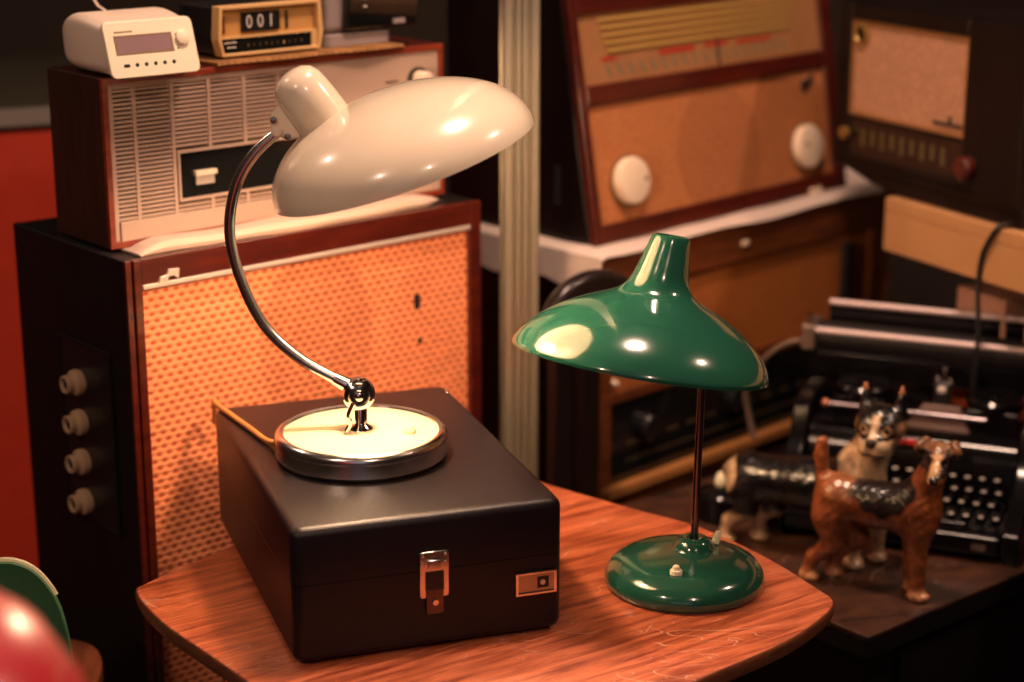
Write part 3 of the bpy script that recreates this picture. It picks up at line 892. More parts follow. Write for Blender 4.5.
# the cloth lies on the console and hangs a little over the front and the left end
bm = nb()
nx_, ny_ = 60, 24
def cz(u, d):
    z = Z1 + .0025 + .0012 * math.sin(u * 40) * math.sin(d * 50)
    return z
vs = {}
us = [-.012, -.010] + [cw * i / 50 for i in range(51)] + [cw + .02, cw + .06]
dsn = [-.006, -.004] + [cd * i / 12 for i in range(13)]
drop_f = lambda u: .004 + .002 * math.sin(u * 21)
for i, u in enumerate(us):
    for j, d_ in enumerate(dsn):
        z = cz(u, d_)
        if i == 0: z -= .050 + .006 * math.sin(d_ * 40)
        elif i == 1: z -= .004
        if j == 0: z -= drop_f(u)
        elif j == 1: z -= .002
        vs[i, j] = bm.verts.new((u, d_, z))
for i in range(len(us) - 1):
    for j in range(len(dsn) - 1):
        bm.faces.new((vs[i, j], vs[i + 1, j], vs[i + 1, j + 1], vs[i, j + 1]))
ct = obj('cover_cloth', bm, CLOTHP)
ct.location = (*cxy, 0); ct.rotation_euler = (0, 0, R(45))
so = ct.modifiers.new('thick', 'SOLIDIFY'); so.thickness = .0016; so.offset = 1
tag(ct, 'pinkish white cloth draped over the brown radio console', 'cloth')

# radio with two round knobs, sloping front
kr = thing('wooden_radio', 'mahogany radio with two round ivory knobs and sloping front on the cloth', 'radio', (.119, 2.546, Z1 + .0050), R(46))
kw, kd = .608, .300
T = math.tan(R(10))
KH = .37
def ky(z): return z * T
bm = nb()
prism(bm, [(.014, 0), (kd, 0), (kd, KH - .05), (kd - .05, KH), (ky(KH) + .014, KH)], 0, kw, 'x')
obj('cabinet', bm, DARKWOOD, kr, .006, 3)
# front assembly in a leaning frame: x, z' along slope
KM = Matrix.Rotation(-R(10), 4, 'X')
LH = KH / math.cos(R(10))
def lean(name, bm, m, par=None, bevel=0, **k):
    bmesh.ops.transform(bm, matrix=KM, verts=bm.verts); return obj(name, bm, m, par or kr, bevel, **k)
bm = nb()
# outer frame with rails (leaning coordinates)
box(bm, 0, .016, 0, .014, 0, LH); box(bm, kw - .030, kw, 0, .014, 0, LH); box(bm, .016, kw - .030, 0, .014, 0, .028)
box(bm, .016, kw - .030, 0, .014, .193, .222); box(bm, .016, kw - .030, 0, .014, .318, LH)
lean('front_frame', bm, REDWOOD, bevel=.003)
cl_ = nb(); box(cl_, .016, kw - .030, .006, .0138, .028, .193)
gk = obj('grille_cloth', cl_, KCLOTH, kr); gk.rotation_euler = (-R(10), 0, 0)
def kp(u, d, v): return KM @ Vector((u, d, v))
for u, v in ((.084, .082), (.508, .077)):
    bm = nb(); lathe(bm, [(0, 0), (.030, 0), (.033, .003), (.034, .012), (.032, .016), (.026, .018), (0, .0175)], 48, axis_m(kp(u, .006, v), (0, -math.cos(R(10)), math.sin(R(10)))))
    kk = obj('knob', bm, KNOBW, kr)
    bm = nb(); cyl(bm, kp(u, .0055, v), kp(u, .0025, v), .038, .038, 40); obj('knob_ring', bm, mat('worn_ring', (.20, .095, .04), .6) if 'worn_ring' not in bpy.data.materials else bpy.data.materials['worn_ring'], kk)
    bm = nb(); cyl(bm, kp(u + .022 * (1 if u < .3 else -.6), -.0105, v + (0 if u < .3 else .004)), kp(u + .022 * (1 if u < .3 else -.6), -.0125, v + (0 if u < .3 else .004)), .0035, .0035, 12); obj('pointer_dot', bm, bpy.data.materials['worn_ring'], kk)
bm = nb(); box(bm, .016, kw - .030, .006, .0138, .222, .318)
dk = lean('dial_panel', bm, mat('dial_rose_tan', (.30, .135, .055), .4, coat=.3, var=.25, vscale=14))
for k in range(5):
    v = .264 + k * .0108
    bm = nb(); box(bm, .060 + .006 * (4 - k) * .5, .500 + k * .004, .0025, .0065, v, v + .0048)
    lean('gold_bar', bm, GOLDBAR, dk)
rs = mat('red_dial_print', (.35, .03, .012), .5); gs_ = mat('grey_green_dial_print', (.16, .15, .09), .5)
for u0, u1, v0, v1 in ((.185, .265, .250, .258), (.29, .345, .252, .258), (.365, .45, .250, .256), (.06, .09, .252, .258)):
    lean('red_scale', box(nb(), u0, u1, .0052, .0065, v0, v1), rs, dk)
for k in range(18):
    u0 = .075 + .024 * k
    bm = nb(); rings(bm, [[Vector((a, y, b_)) for a, b_ in ((u0, .230), (u0 + .006, .230), (u0 - .004, .247), (u0 - .010, .247))] for y in (.0052, .0065)])
    lean('scale_mark', bm, gs_, dk)
lean('pointer', box(nb(), .318, .321, .004, .0065, .224, .262), SOOT, dk)
bm = nb(); rings(bm, [[Vector((a, y, b_)) for a, b_ in ((.515, .168), (.522, .163), (.548, .178), (.545, .186), (.530, .177), (.520, .181))] for y in (.002, .0065)])
lean('badge', bm, SOOT)
obj('vent_slot', box(nb(), -.0012, .003, .070, .082, .05, .105), SOOT, kr)
# little tag hanging at the front
lean('front_tag', box(nb(), .505, .532, -.004, .001, -.0, .010), KNOBW)

# ------------------------------------------------------------------ dark radio on the cream shelf
TX, TY, TZ = .495, 2.761, .900
tv = thing('square_radio', 'dark square radio with pale cloth front on the cream shelf', 'radio', (TX, TY, TZ), R(-62))
bm = nb(); box(bm, -.032, .375, .012, .26, 0, .243); prism(bm, [(-.020, 0), (.375, 0), (.375, -.0255), (.12, -.0255), (.06, -.018), (.01, -.006)], .004, .25, 'y'); obj('cabinet', bm, DARKWOOD, tv, .010, 3)
bm = nb()
box(bm, -.030, .0, 0, .0125, .008, .240); box(bm, .252, .285, 0, .0125, .008, .240); box(bm, .285, .372, -.004, .0125, .006, .241)
box(bm, 0, .252, 0, .0125, .216, .240); box(bm, 0, .252, .002, .0125, .072, .078); box(bm, -.030, .372, 0, .0125, -.001, .008); box(bm, 0, .252, 0, .0125, .008, .020)
obj('front_frame', bm, DARKWOOD, tv, .003)
obj('grille_cloth', box(nb(), 0, .252, .006, .0125, .078, .216), TCLOTH, tv)
obj('grille_edging', frame_ring(nb(), 0, .252, .078, .216, .005, .003, .0065), mat('dull_gold_edging', (.26, .115, .035), .5), tv)
bm = nb(); box(bm, 0, .252, .004, .0125, .020, .072); dgl = obj('dial_glass', bm, BLACK_GLASS, tv)
for k in range(9):
    x = .030 + .022 * k
    obj('dial_mark', box(nb(), x, x + .010, .003, .0042, .034 + .004 * (k % 2), .060), DIALTXT, dgl)
bm = nb(); lathe(bm, [(0, 0), (.017, 0), (.017, .012), (.013, .016), (0, .016)], 28, axis_m((.268, 0, .041), (0, -1, 0))); obj('knob', bm, REDWOOD, tv)
bm = nb(); lathe(bm, [(0, 0), (.009, 0), (.009, .008), (0, .009)], 20, axis_m((.000, 0, .050), (0, -1, 0))); obj('knob', bm, BRASS, tv)
bm = nb(); lathe(bm, [(.010, 0), (.0145, 0), (.0145, .006), (.012, .007), (.010, .004)], 28, axis_m((.021, .006, .196), (0, -1, 0))); ey_ = obj('tuning_eye', bm, BRASS, tv)
obj('eye_glass', cyl(nb(), (.021, .006, .196), (.021, .003, .196), .0105), BLACK_GLASS, ey_)
bm = nb(); box(bm, .185, .250, .003, .0065, .091, .0945); box(bm, .218, .222, .003, .0065, .0945, .104); obj('badge', bm, SOOT, tv)

TS = TZ - .0260
shf = thing('cream_shelf', 'cream painted shelf board carrying the dark square radio', 'shelf', (TX, TY, 0), R(-62))
bm = nb(); box(bm, .112, .95, -.012, .30, TS - .020, TS); obj('board', bm, CREAMWOOD, shf, .002)
bm = nb(); box(bm, .112, .95, -.012, .010, TS - .078, TS - .0205); obj('apron', bm, CREAMWOOD, shf, .002)
for x in (.16, .52, .90): 
    bm = nb(); box(bm, x, x + .035, .235, .285, 0, TS - .020); obj('leg', bm, SIDEBLACK, shf, .002)
bm = nb(); box(bm, .08, .95, .286, .298, .05, TS - .020); obj('back_board', bm, DARKWOOD, shf)
# lower board with boxes on it
bm = nb(); box(bm, .08, .95, .05, .284, .55, .565); obj('lower_board', bm, SIDEBLACK, shf)

def crate(name, u0, u1, d0, d1, z0, h_, m_, label):
    c, s = math.cos(R(-62)), math.sin(R(-62))
    t_ = thing(name, label, 'box', (TX + u0 * c - d0 * s, TY + u0 * s + d0 * c, z0), R(-62))
    bm = nb(); box(bm, 0, u1 - u0, 0, d1 - d0, 0, h_ * .7); obj('body', bm, m_, t_, .002)
    bm = nb(); box(bm, -.002, u1 - u0 + .002, -.002, d1 - d0 + .002, h_ * .7 + .0005, h_); obj('lid', bm, BOXPINK, t_, .002)
crate('storage_box', .205, .300, .055, .16, .565, .19, BOXRED, 'rust red box with pinkish lid under the shelf, at left of the dark upright')
crate('storage_box', .345, .43, .055, .16, .565, .195, BOXRED, 'rust red box with pinkish lid under the shelf, behind the hanging cable')
br2 = nb(); box(br2, .308, .336, .105, .135, .5652, TS - .0205); 
ub = obj('upright_bracket', br2, SIDEBLACK); ub.location = (TX, TY, 0); ub.rotation_euler = (0, 0, R(-62))
tag(ub, 'black upright bracket under the cream shelf between two red boxes', 'bracket')

# cable hanging from the shelf edge
c, s = math.cos(R(-62)), math.sin(R(-62))
def tvp(u, d_, z): return Vector((TX + u * c - d_ * s, TY + u * s + d_ * c, z))
pts = catmull([tvp(.356, .004, TS + .006), tvp(.352, -.014, TS + .003), tvp(.340, -.0175, TS - .015), tvp(.325, -.0165, TS - .045), tvp(.322, -.0165, TS - .090), tvp(.328, -.016, TS - .15), tvp(.322, -.012, TS - .22), tvp(.31, 0, TS - .32)], 6)
cb = obj('hanging_cable', tube(nb(), pts, .0036, 10), CABLE)
tag(cb, 'thin black cable hanging over the front of the cream shelf', 'cable')

# ------------------------------------------------------------------ dark work table (right) 
ZD = .480
dt = thing('work_table', 'old dark wooden table under the typewriter and the dog figurines', 'table', (.417, 2.021, 0), R(40))
bm = nb(); box(bm, 0, 1.0, 0, .50, ZD - .006, ZD); obj('tabletop', bm, OLDTABLE, dt, .002)
bm = nb(); box(bm, .001, .999, .001, .499, ZD - .032, ZD - .0062); obj('top_edge', bm, SIDEBLACK, dt, .002)
bm = nb(); box(bm, .02, .98, .02, .48, ZD - .18, ZD - .0322); ap_ = obj('apron', bm, SIDEBLACK, dt)
obj('drawer', box(nb(), .08, .48, .010, .0205, ZD - .165, ZD - .045), SIDEBLACK, dt, .003)
obj('drawer', box(nb(), .52, .92, .010, .0205, ZD - .165, ZD - .045), SIDEBLACK, dt, .003)
for x in (.02, .93):
    for y in (.02, .43): obj('leg', box(nb(), x, x + .05, y, y + .05, 0, ZD - .18), SIDEBLACK, dt, .003)

# ------------------------------------------------------------------ typewriter
ty = thing('typewriter', 'old black typewriter with wide carriage behind the two dog figurines', 'typewriter', (.337, 2.348, ZD), R(-22))
# side cheeks, open keyboard between
prof_ = [(0, .010), (.0, .040), (.015, .050), (.10, .080), (.125, .110), (.14, .140), (.17, .150), (.30, .150), (.30, .010)]
for x0_, x1_ in ((0, .024), (.308, .332)):
    bm = nb(); prism(bm, prof_, x0_, x1_, 'x'); obj('side_frame', bm, BLACK_IRON, ty, .004, 3)
bm = nb(); box(bm, .024, .308, 0, .026, .010, .036); obj('front_rail', bm, BLACK_IRON, ty, .006, 3)
bm = nb(); box(bm, .024, .308, .026, .300, .010, .028); obj('base_pan', bm, SOOT, ty)
bm = nb(); prism(bm, [(.118, .028), (.125, .085), (.135, .108), (.150, .118), (.29, .118), (.29, .028)], .024, .308, 'x'); obj('housing', bm, BLACK_IRON, ty, .004, 3)
# keys: four rows
for r_ in range(4):
    y = .040 + .0215 * r_; z = .046 + .0098 * r_
    for k in range(14):
        x = .046 + .0192 * k + (r_ % 2) * .0095 - (.004 if r_ == 2 else 0)
        if x > .300: continue
        bm = nb()
        lathe(bm, [(0, -.004), (.0060, -.004), (.0068, -.002), (.0068, .001), (.0060, .002), (0, .0018)], 16, Matrix.Translation((x, y, z)))
        ko = obj('key', bm, BLACK_IRON, ty)
        bm = nb(); lathe(bm, [(0, .0018), (.0039, .0021), (.0033, .0028), (0, .0031)], 12, Matrix.Translation((x, y, z))); obj('key_cap', bm, KEYTOP, ko)
        bm = nb(); box(bm, x - .001, x + .001, y - .001, .118, z - .012, z - .004); obj('key_lever', bm, SOOT, ko)
bm = nb(); box(bm, .07, .262, .020, .032, .036, .044); obj('space_bar', bm, BLACK_IRON, ty, .003)
obj('front_tag', box(nb(), .272, .290, -.002, .001, .018, .026), STEEL, ty)
# front rail rod, ribbon spools, plaque, type guide
obj('paper_rod', cyl(nb(), (.045, .138, .147), (.262, .138, .147), .0040), BLACKSTEEL, ty)
obj('rod_tip', ellipsoid(nb(), (.045, .138, .147), (.006, .006, .006), 12, 8), mat('copper_tip', (.55, .2, .12), .3, .8), ty)
for x in (.085, .265):
    bm = nb(); lathe(bm, [(0, 0), (.038, 0), (.040, .004), (.040, .010), (.036, .014), (.008, .015), (.008, .019), (0, .019)], 36, Matrix.Translation((x, .200, .1505)))
    obj('ribbon_spool', bm, BLACK_IRON, ty)
    obj('spool_shelf', box(nb(), x - .035, x + .035, .165, .235, .118, .1505), BLACK_IRON, ty, .002)
bm = nb(); rings(bm, [[Vector((x, y + z * .5, z)) for x, z in ((.150, .118), (.240, .118), (.222, .150), (.172, .150))] for y in (.100, .108)])
obj('type_plate', bm, PLAQUE, ty, .002)
bm = nb(); box(bm, .183, .207, .185, .198, .118, .178); obj('type_guide', bm, BLACK_PL, ty, .002)
obj('guide_jewel', ellipsoid(nb(), (.195, .181, .170), (.0068, .005, .006), 14, 8), KEYTOP, ty)
for dx, z in ((-.008, .185), (.009, .184), (.001, .198)):
    obj('guide_pin', cyl(nb(), (.195 + dx, .19, .172), (.195 + dx, .188, z), .0022, .0022, 10), CHROME, ty)
obj('ribbon_lever', box(nb(), .143, .158, .117, .124, .108, .1145), REDKEY, ty, .001)
obj('ribbon_lever', box(nb(), .161, .174, .117, .124, .108, .1145), REDKEY, ty, .001)
# carriage
car = nb(); box(car, -.012, .47, .252, .320, .152, .188); obj('carriage', car, BLACK_IRON, ty, .004)
bm = nb(); cyl(bm, (.0, .268, .205), (.46, .268, .205), .022, .022, 40); pt = obj('platen', bm, mat('platen_rubber', (.012, .010, .010), .5, spec=.3), ty)
for x in (-.020, .462):
    obj('platen_knob', cyl(nb(), (x, .268, .205), (x + .018, .268, .205), .017, .017, 24), BLACK_IRON, ty, .002)
obj('paper_bail', cyl(nb(), (.000, .245, .219), (.46, .245, .219), .0046), mat('bail_steel', (.62, .48, .48), .45, .35), ty)
obj('paper_table', box(nb(), .012, .455, .292, .297, .190, .246), BLACK_IRON, ty)
obj('table_edge', cyl(nb(), (.012, .2945, .249), (.455, .2945, .249), .0046), bpy.data.materials['bail_steel'], ty)
bm = nb(); box(bm, -.016, .004, .236, .300, .190, .226); obj('carriage_end', bm, mat('worn_nickel', (.28, .20, .16), .45, .8), ty, .003)
obj('bail_screw', cyl(nb(), (-.006, .245, .224), (-.006, .245, .242), .0045, .0045, 14), CHROME, ty)
lv = catmull([(-.006, .272, .196), (-.045, .272, .186), (-.080, .272, .155), (-.102, .272, .110), (-.096, .272, .070), (-.086, .268, .036)], 8)
obj('return_lever', tube(nb(), lv, [.0045] * len(lv), 12), bpy.data.materials['worn_nickel'], ty)
for x in (.012, .320):
    for y in (.02, .28): obj('foot', cyl(nb(), (x, y, 0), (x, y, .0105), .012), SOOT, ty)

# a small round black tin left of the dogs
tn = thing('black_tin', 'small black lidded tin with a cream knob left of the dog figurines', 'tin', (.283, 2.402, ZD))
bm = nb(); lathe(bm, [(0, 0), (.030, 0), (.033, .004), (.034, .030), (0, .030)], 32); obj('body', bm, BLACK_IRON, tn)
bm = nb(); lathe(bm, [(0, .0302), (.0345, .0302), (.0345, .034), (.028, .042), (.010, .047), (0, .047)], 32); ld = obj('lid', bm, BLACK_IRON, tn)
bm = nb(); lathe(bm, [(0, .046), (.006, .046), (.0085, .052), (.0065, .060), (.003, .066), (0, .067)], 20); obj('knob', bm, IVORY, ld)

# ------------------------------------------------------------------ dog figurines: one closed surface each, grown from a distance field
def smin(a, b, k):
    h = np.clip(.5 + .5 * (b - a) / k, 0, 1)
    return b * (1 - h) + a * h - k * h * (1 - h)
def capsule(P, a, b, ra, rb):
    a = np.array(a); b = np.array(b); ab = b - a
    t = np.clip(((P - a) @ ab) / (ab @ ab), 0, 1)
    return np.linalg.norm(P - a - t[..., None] * ab, axis=-1) - (ra + (rb - ra) * t)
def ellip(P, c, r, yaw=0.0):
    q = P - np.array(c)
    if yaw:
        cs, sn = math.cos(yaw), math.sin(yaw)
        q = np.stack([q[..., 0] * cs + q[..., 1] * sn, -q[..., 0] * sn + q[..., 1] * cs, q[..., 2]], -1)
    q = q / np.array(r)
    k = np.linalg.norm(q, axis=-1)
    return (k - 1) * min(r)
def nets(f, lo, hi, h):
    lo = np.array(lo); n = [int((hi[i] - lo[i]) / h) + 2 for i in range(3)]
    g = np.stack(np.meshgrid(*[lo[i] + h * np.arange(n[i]) for i in range(3)], indexing='ij'), -1)
    v = f(g)
    s = v < 0
    cs = [v[i:n[0] - 1 + i, j:n[1] - 1 + j, k:n[2] - 1 + k] for i in (0, 1) for j in (0, 1) for k in (0, 1)]
    A = np.stack(cs, -1)
    sg = A < 0
    act = sg.any(-1) & ~sg.all(-1)
    offs = np.array([(i, j, k) for i in (0, 1) for j in (0, 1) for k in (0, 1)])
    idx = -np.ones(act.shape, int)
    cells = np.argwhere(act)
    idx[act] = np.arange(len(cells))
    a = A[act]
    acc = np.zeros((len(cells), 3)); cnt = np.zeros((len(cells), 1))
    for p in range(8):
        for q in range(p + 1, 8):
            if np.abs(offs[p] - offs[q]).sum() != 1: continue
            cr = (a[:, p] < 0) != (a[:, q] < 0)
            t = a[cr, p] / (a[cr, p] - a[cr, q])
            acc[cr] += offs[p] + t[:, None] * (offs[q] - offs[p]); cnt[cr] += 1
    V = lo + h * (cells + acc / cnt)
    F = []
    for ax in range(3):
        b1, b2 = [(1, 2), (2, 0), (0, 1)][ax]
        sl0 = [slice(None)] * 3; sl1 = [slice(None)] * 3
        sl0[ax] = slice(0, -1); sl1[ax] = slice(1, None)
        ed = s[tuple(sl0)] != s[tuple(sl1)]
        for e in np.argwhere(ed):
            if e[b1] == 0 or e[b2] == 0 or e[b1] > n[b1] - 2 or e[b2] > n[b2] - 2: continue
            q = []
            for d1, d2 in ((-1, -1), (0, -1), (0, 0), (-1, 0)):
                c_ = list(e); c_[b1] += d1; c_[b2] += d2; q.append(int(idx[tuple(c_)]))
            if not s[tuple(e)]: q = q[::-1]
            F.append(q)
    return V, F

def figurine(name, f, lo, hi, paint, m, parent, h=.0022):
    V, F = nets(f, lo, hi, h)
    me = bpy.data.meshes.new(name)
    me.from_pydata(V.tolist(), [], F)
    me.polygons.foreach_set('use_smooth', [True] * len(F))
    at = me.color_attributes.new('paint', 'FLOAT_COLOR', 'POINT')
    col = np.ones((len(V), 4)); col[:, :3] = paint(V)
    at.data.foreach_set('color', col.ravel())
    me.materials.append(m)
    o = bpy.data.objects.new(name, me); C.objects.link(o); o.parent = parent
    sm = o.modifiers.new('smooth', 'SMOOTH'); sm.iterations = 2; sm.factor = .5
    return o

pm = bpy.data.materials.new('painted_iron'); pm.use_nodes = True
N = pm.node_tree.nodes; L = pm.node_tree.links; b = N['Principled BSDF']
va = N.new('ShaderNodeAttribute'); va.attribute_name = 'paint'
tc = N.new('ShaderNodeTexCoord')
nz2 = N.new('ShaderNodeTexNoise'); nz2.inputs['Scale'].default_value = 90; nz2.inputs['Detail'].default_value = 4
L.new(tc.outputs['Object'], nz2.inputs['Vector'])
mr = N.new('ShaderNodeMapRange'); mr.inputs['From Min'].default_value = .3; mr.inputs['From Max'].default_value = .7; mr.inputs['To Min'].default_value = .6; mr.inputs['To Max'].default_value = 1.3
L.new(nz2.outputs['Fac'], mr.inputs['Value'])
mx = N.new('ShaderNodeMix'); mx.data_type = 'RGBA'; mx.blend_type = 'MULTIPLY'; mx.inputs['Factor'].default_value = 1
L.new(va.outputs['Color'], mx.inputs['A']); L.new(mr.outputs['Result'], mx.inputs['B']); L.new(mx.outputs['Result'], b.inputs['Base Color'])
b.inputs['Roughness'].default_value = .24; b.inputs['Coat Weight'].default_value = .15
bp = N.new('ShaderNodeBump'); bp.inputs['Strength'].default_value = .5; bp.inputs['Distance'].default_value = .003
L.new(nz2.outputs['Fac'], bp.inputs['Height']); L.new(bp.outputs['Normal'], b.inputs['Normal'])
PAINTED = pm
TERR = (.23, .064, .020); TPALE = (.46, .21, .09); TBLK = (.016, .010, .009); CRM = (.52, .35, .20)

def blend(col, mask, c):
    m_ = np.clip(mask, 0, 1)[:, None]
    return col * (1 - m_) + np.array(c) * m_

# fox terrier
HT = Vector((.150, -.014, .186))
def f_terrier(P):
    d = capsule(P, (.026, 0, .112), (.075, 0, .110), .029, .027)
    d = smin(d, capsule(P, (.075, 0, .110), (.120, 0, .112), .027, .032), .012)
    d = smin(d, ellip(P, (.126, 0, .104), (.026, .024, .034)), .012)
    d = smin(d, ellip(P, (.020, 0, .100), (.025, .024, .036)), .012)
    d = smin(d, capsule(P, (.126, 0, .128), (.146, -.006, .176), .024, .0165), .014)     # neck
    for y, dx in ((-.013, 0), (.014, .024)):
        d = smin(d, capsule(P, (.018 + dx * .4, y, .088), (.026 + dx, y, .056), .021, .0135), .012)
        d = smin(d, capsule(P, (.026 + dx, y, .056), (.000 + dx, y, .032), .0125, .0088), .006)
        d = smin(d, capsule(P, (.000 + dx, y, .032), (-.008 + dx, y, .006), .0090, .0085), .004)
        d = smin(d, ellip(P, (-.002 + dx, y - .002, .0065), (.0125, .009, .0068)), .004)
    for y, dx in ((-.013, .004), (.014, -.010)):
        d = smin(d, capsule(P, (.126 + dx, y, .090), (.128 + dx, y, .050), .0150, .0112), .012)
        d = smin(d, capsule(P, (.128 + dx, y, .050), (.129 + dx, y, .008), .0112, .0098), .005)
        d = smin(d, ellip(P, (.133 + dx, y - .003, .0068), (.0140, .0105, .0072)), .004)
    d = smin(d, capsule(P, (.004, 0, .132), (.000, 0, .162), .0085, .0085), .008)        # tail, upright
    d = smin(d, capsule(P, (.000, 0, .162), (.001, 0, .180), .0085, .0075), .004)
    d = smin(d, ellip(P, (.151, -.012, .190), (.0180, .0190, .0170)), .008)              # skull
    d = smin(d, capsule(P, (.153, -.020, .183), (.157, -.050, .171), .0135, .0100), .007)  # muzzle to the viewer
    d = smin(d, ellip(P, (.1575, -.058, .1735), (.0048, .0040, .0040)), .003)            # nose
    for sx_ in (-1, 1):
        d = smin(d, ellip(P, (.151 + sx_ * .0175, -.013, .2045), (.0075, .0045, .0085)), .005)
        d = smin(d, ellip(P, (.151 + sx_ * .0235, -.020, .1985), (.0060, .0045, .0085)), .004)  # folded ear flaps
        d = smin(d, ellip(P, (.1525 + sx_ * .0085, -.0315, .1935), (.0042, .003, .003)), .003)  # brow
        e = ellip(P, (.153 + sx_ * .0085, -.0325, .1885), (.0030, .003, .0030)); d = np.maximum(d, -e + .0008)
        d = np.minimum(d, ellip(P, (.153 + sx_ * .0085, -.0310, .1885), (.0026, .003, .0026)))
    m_ = ellip(P, (.158, -.060, .1645), (.008, .006, .0012)); d = np.maximum(d, -m_)      # mouth line
    # rough coat
    d = d + .0007 * np.sin(P[..., 0] * 520 + P[..., 2] * 180) * np.sin(P[..., 2] * 610 + P[..., 1] * 300)
    return d
def p_terrier(V):
    x, y, z = V.T
    col = np.tile(np.array(TERR), (len(V), 1))
    sad = 1 - np.hypot((x - .085) / .044, (z - .140) / .036) + .12 * np.sin(x * 190) * np.sin(z * 160 + 1)
    col = blend(col, sad * 9, TBLK)
    col = blend(col, (.020 - z) / .012, TPALE)
    col = blend(col, (np.abs(y) < .1) * np.clip((1 - np.hypot((x - .04) / .03, (z - .135) / .02)) * 3, 0, .12) * (x < .05), CRM)
    head = (z > .160) & (y < -.006) & (x > .125)
    side = head & (np.abs(x - .153) > .0065) & (z > .175) & (z < .200)
    col = np.where(side[:, None], np.array(TBLK) * 1.5, col)
    blz = np.clip(1.6 - np.abs(x - .1545) / .0050, 0, 1) * (head & (z > .170))
    col = blend(col, blz, (.55, .33, .16))
    col = blend(col, (head & (z > .198)).astype(float) * .8, (.14, .065, .030))
    nose = np.hypot(x - .1575, z - .1735) < .0058
    col = np.where((nose & (y < -.053))[:, None], np.array((.012, .010, .010)), col)
    for sx_ in (-1, 1):
        eye = np.hypot(x - .153 - sx_ * .0085, z - .1885) < .0032
        col = np.where((eye & (y < -.028))[:, None], np.array((.008, .007, .007)), col)
    return col
tdog = thing('terrier_figurine', 'painted iron fox terrier, orange brown with dark saddle, in front of the other dog', 'dog figurine', (.3830, 2.2010, ZD - .0002), R(-28))
figurine('body', f_terrier, (-.032, -.072, -.004), (.195, .045, .222), p_terrier, PAINTED, tdog)

# boston terrier
def f_boston(P):
    d = capsule(P, (.034, 0, .094), (.100, 0, .098), .031, .031)
    d = smin(d, capsule(P, (.100, 0, .098), (.165, 0, .104), .031, .037), .012)
    d = smin(d, ellip(P, (.020, 0, .090), (.026, .026, .034)), .012)
    d = smin(d, ellip(P, (.176, -.004, .108), (.030, .030, .038)), .012)
    d = smin(d, capsule(P, (.172, -.002, .130), (.198, -.008, .178), .030, .024), .016)
    for y, dx in ((-.016, 0), (.017, .034)):
        d = smin(d, capsule(P, (.022 + dx * .5, y, .076), (.030 + dx * .8, y, .052), .020, .014), .012)
        d = smin(d, capsule(P, (.030 + dx * .8, y, .052), (.004 + dx, y, .034), .012, .0085), .006)
        d = smin(d, capsule(P, (.004 + dx, y, .034), (-.002 + dx, y, .008), .0085, .0085), .004)
        d = smin(d, ellip(P, (.002 + dx, y - .002, .0072), (.0145, .010, .0074)), .004)
    for y, dx in ((-.017, 0), (.018, .020)):
        d = smin(d, capsule(P, (.172 + dx, y, .085), (.174 + dx, y, .045), .0165, .0115), .012)
        d = smin(d, capsule(P, (.174 + dx, y, .045), (.174 + dx, y, .008), .0110, .0100), .005)
        d = smin(d, ellip(P, (.177 + dx, y - .004, .0072), (.0140, .0125, .0075)), .004)
    d = smin(d, capsule(P, (.000, 0, .104), (-.008, 0, .098), .008, .005), .006)
    d = smin(d, ellip(P, (.201, -.016, .196), (.0320, .0290, .0270)), .010)              # broad skull
    d = smin(d, ellip(P, (.202, -.040, .179), (.0215, .0180, .0150)), .006)              # short square muzzle
    d = smin(d, ellip(P, (.193, -.046, .174), (.0110, .0110, .0120)), .004)
    d = smin(d, ellip(P, (.211, -.046, .174), (.0110, .0110, .0120)), .004)
    d = smin(d, ellip(P, (.202, -.0575, .1845), (.0065, .0045, .0045)), .002)
    for sx_ in (-1, 1):
        c0 = np.array((.201 + sx_ * .0215, -.010, .214)); c1 = np.array((.201 + sx_ * .0235, -.010, .246))
        d = smin(d, capsule(P, c0, c1, .0095, .0025), .006)
        d = np.minimum(d, ellip(P, (.202 + sx_ * .0150, -.0385, .1965), (.0052, .0048, .0052)))
        d = smin(d, ellip(P, (.202 + sx_ * .0150, -.0370, .2035), (.0070, .0045, .0030)), .004)
    d = np.maximum(d, -ellip(P, (.202, -.059, .1700), (.0135, .007, .0012)))
    d = d + .0005 * np.sin(P[..., 0] * 420 + P[..., 2] * 180) * np.sin(P[..., 2] * 510 + P[..., 1] * 300)
    return d
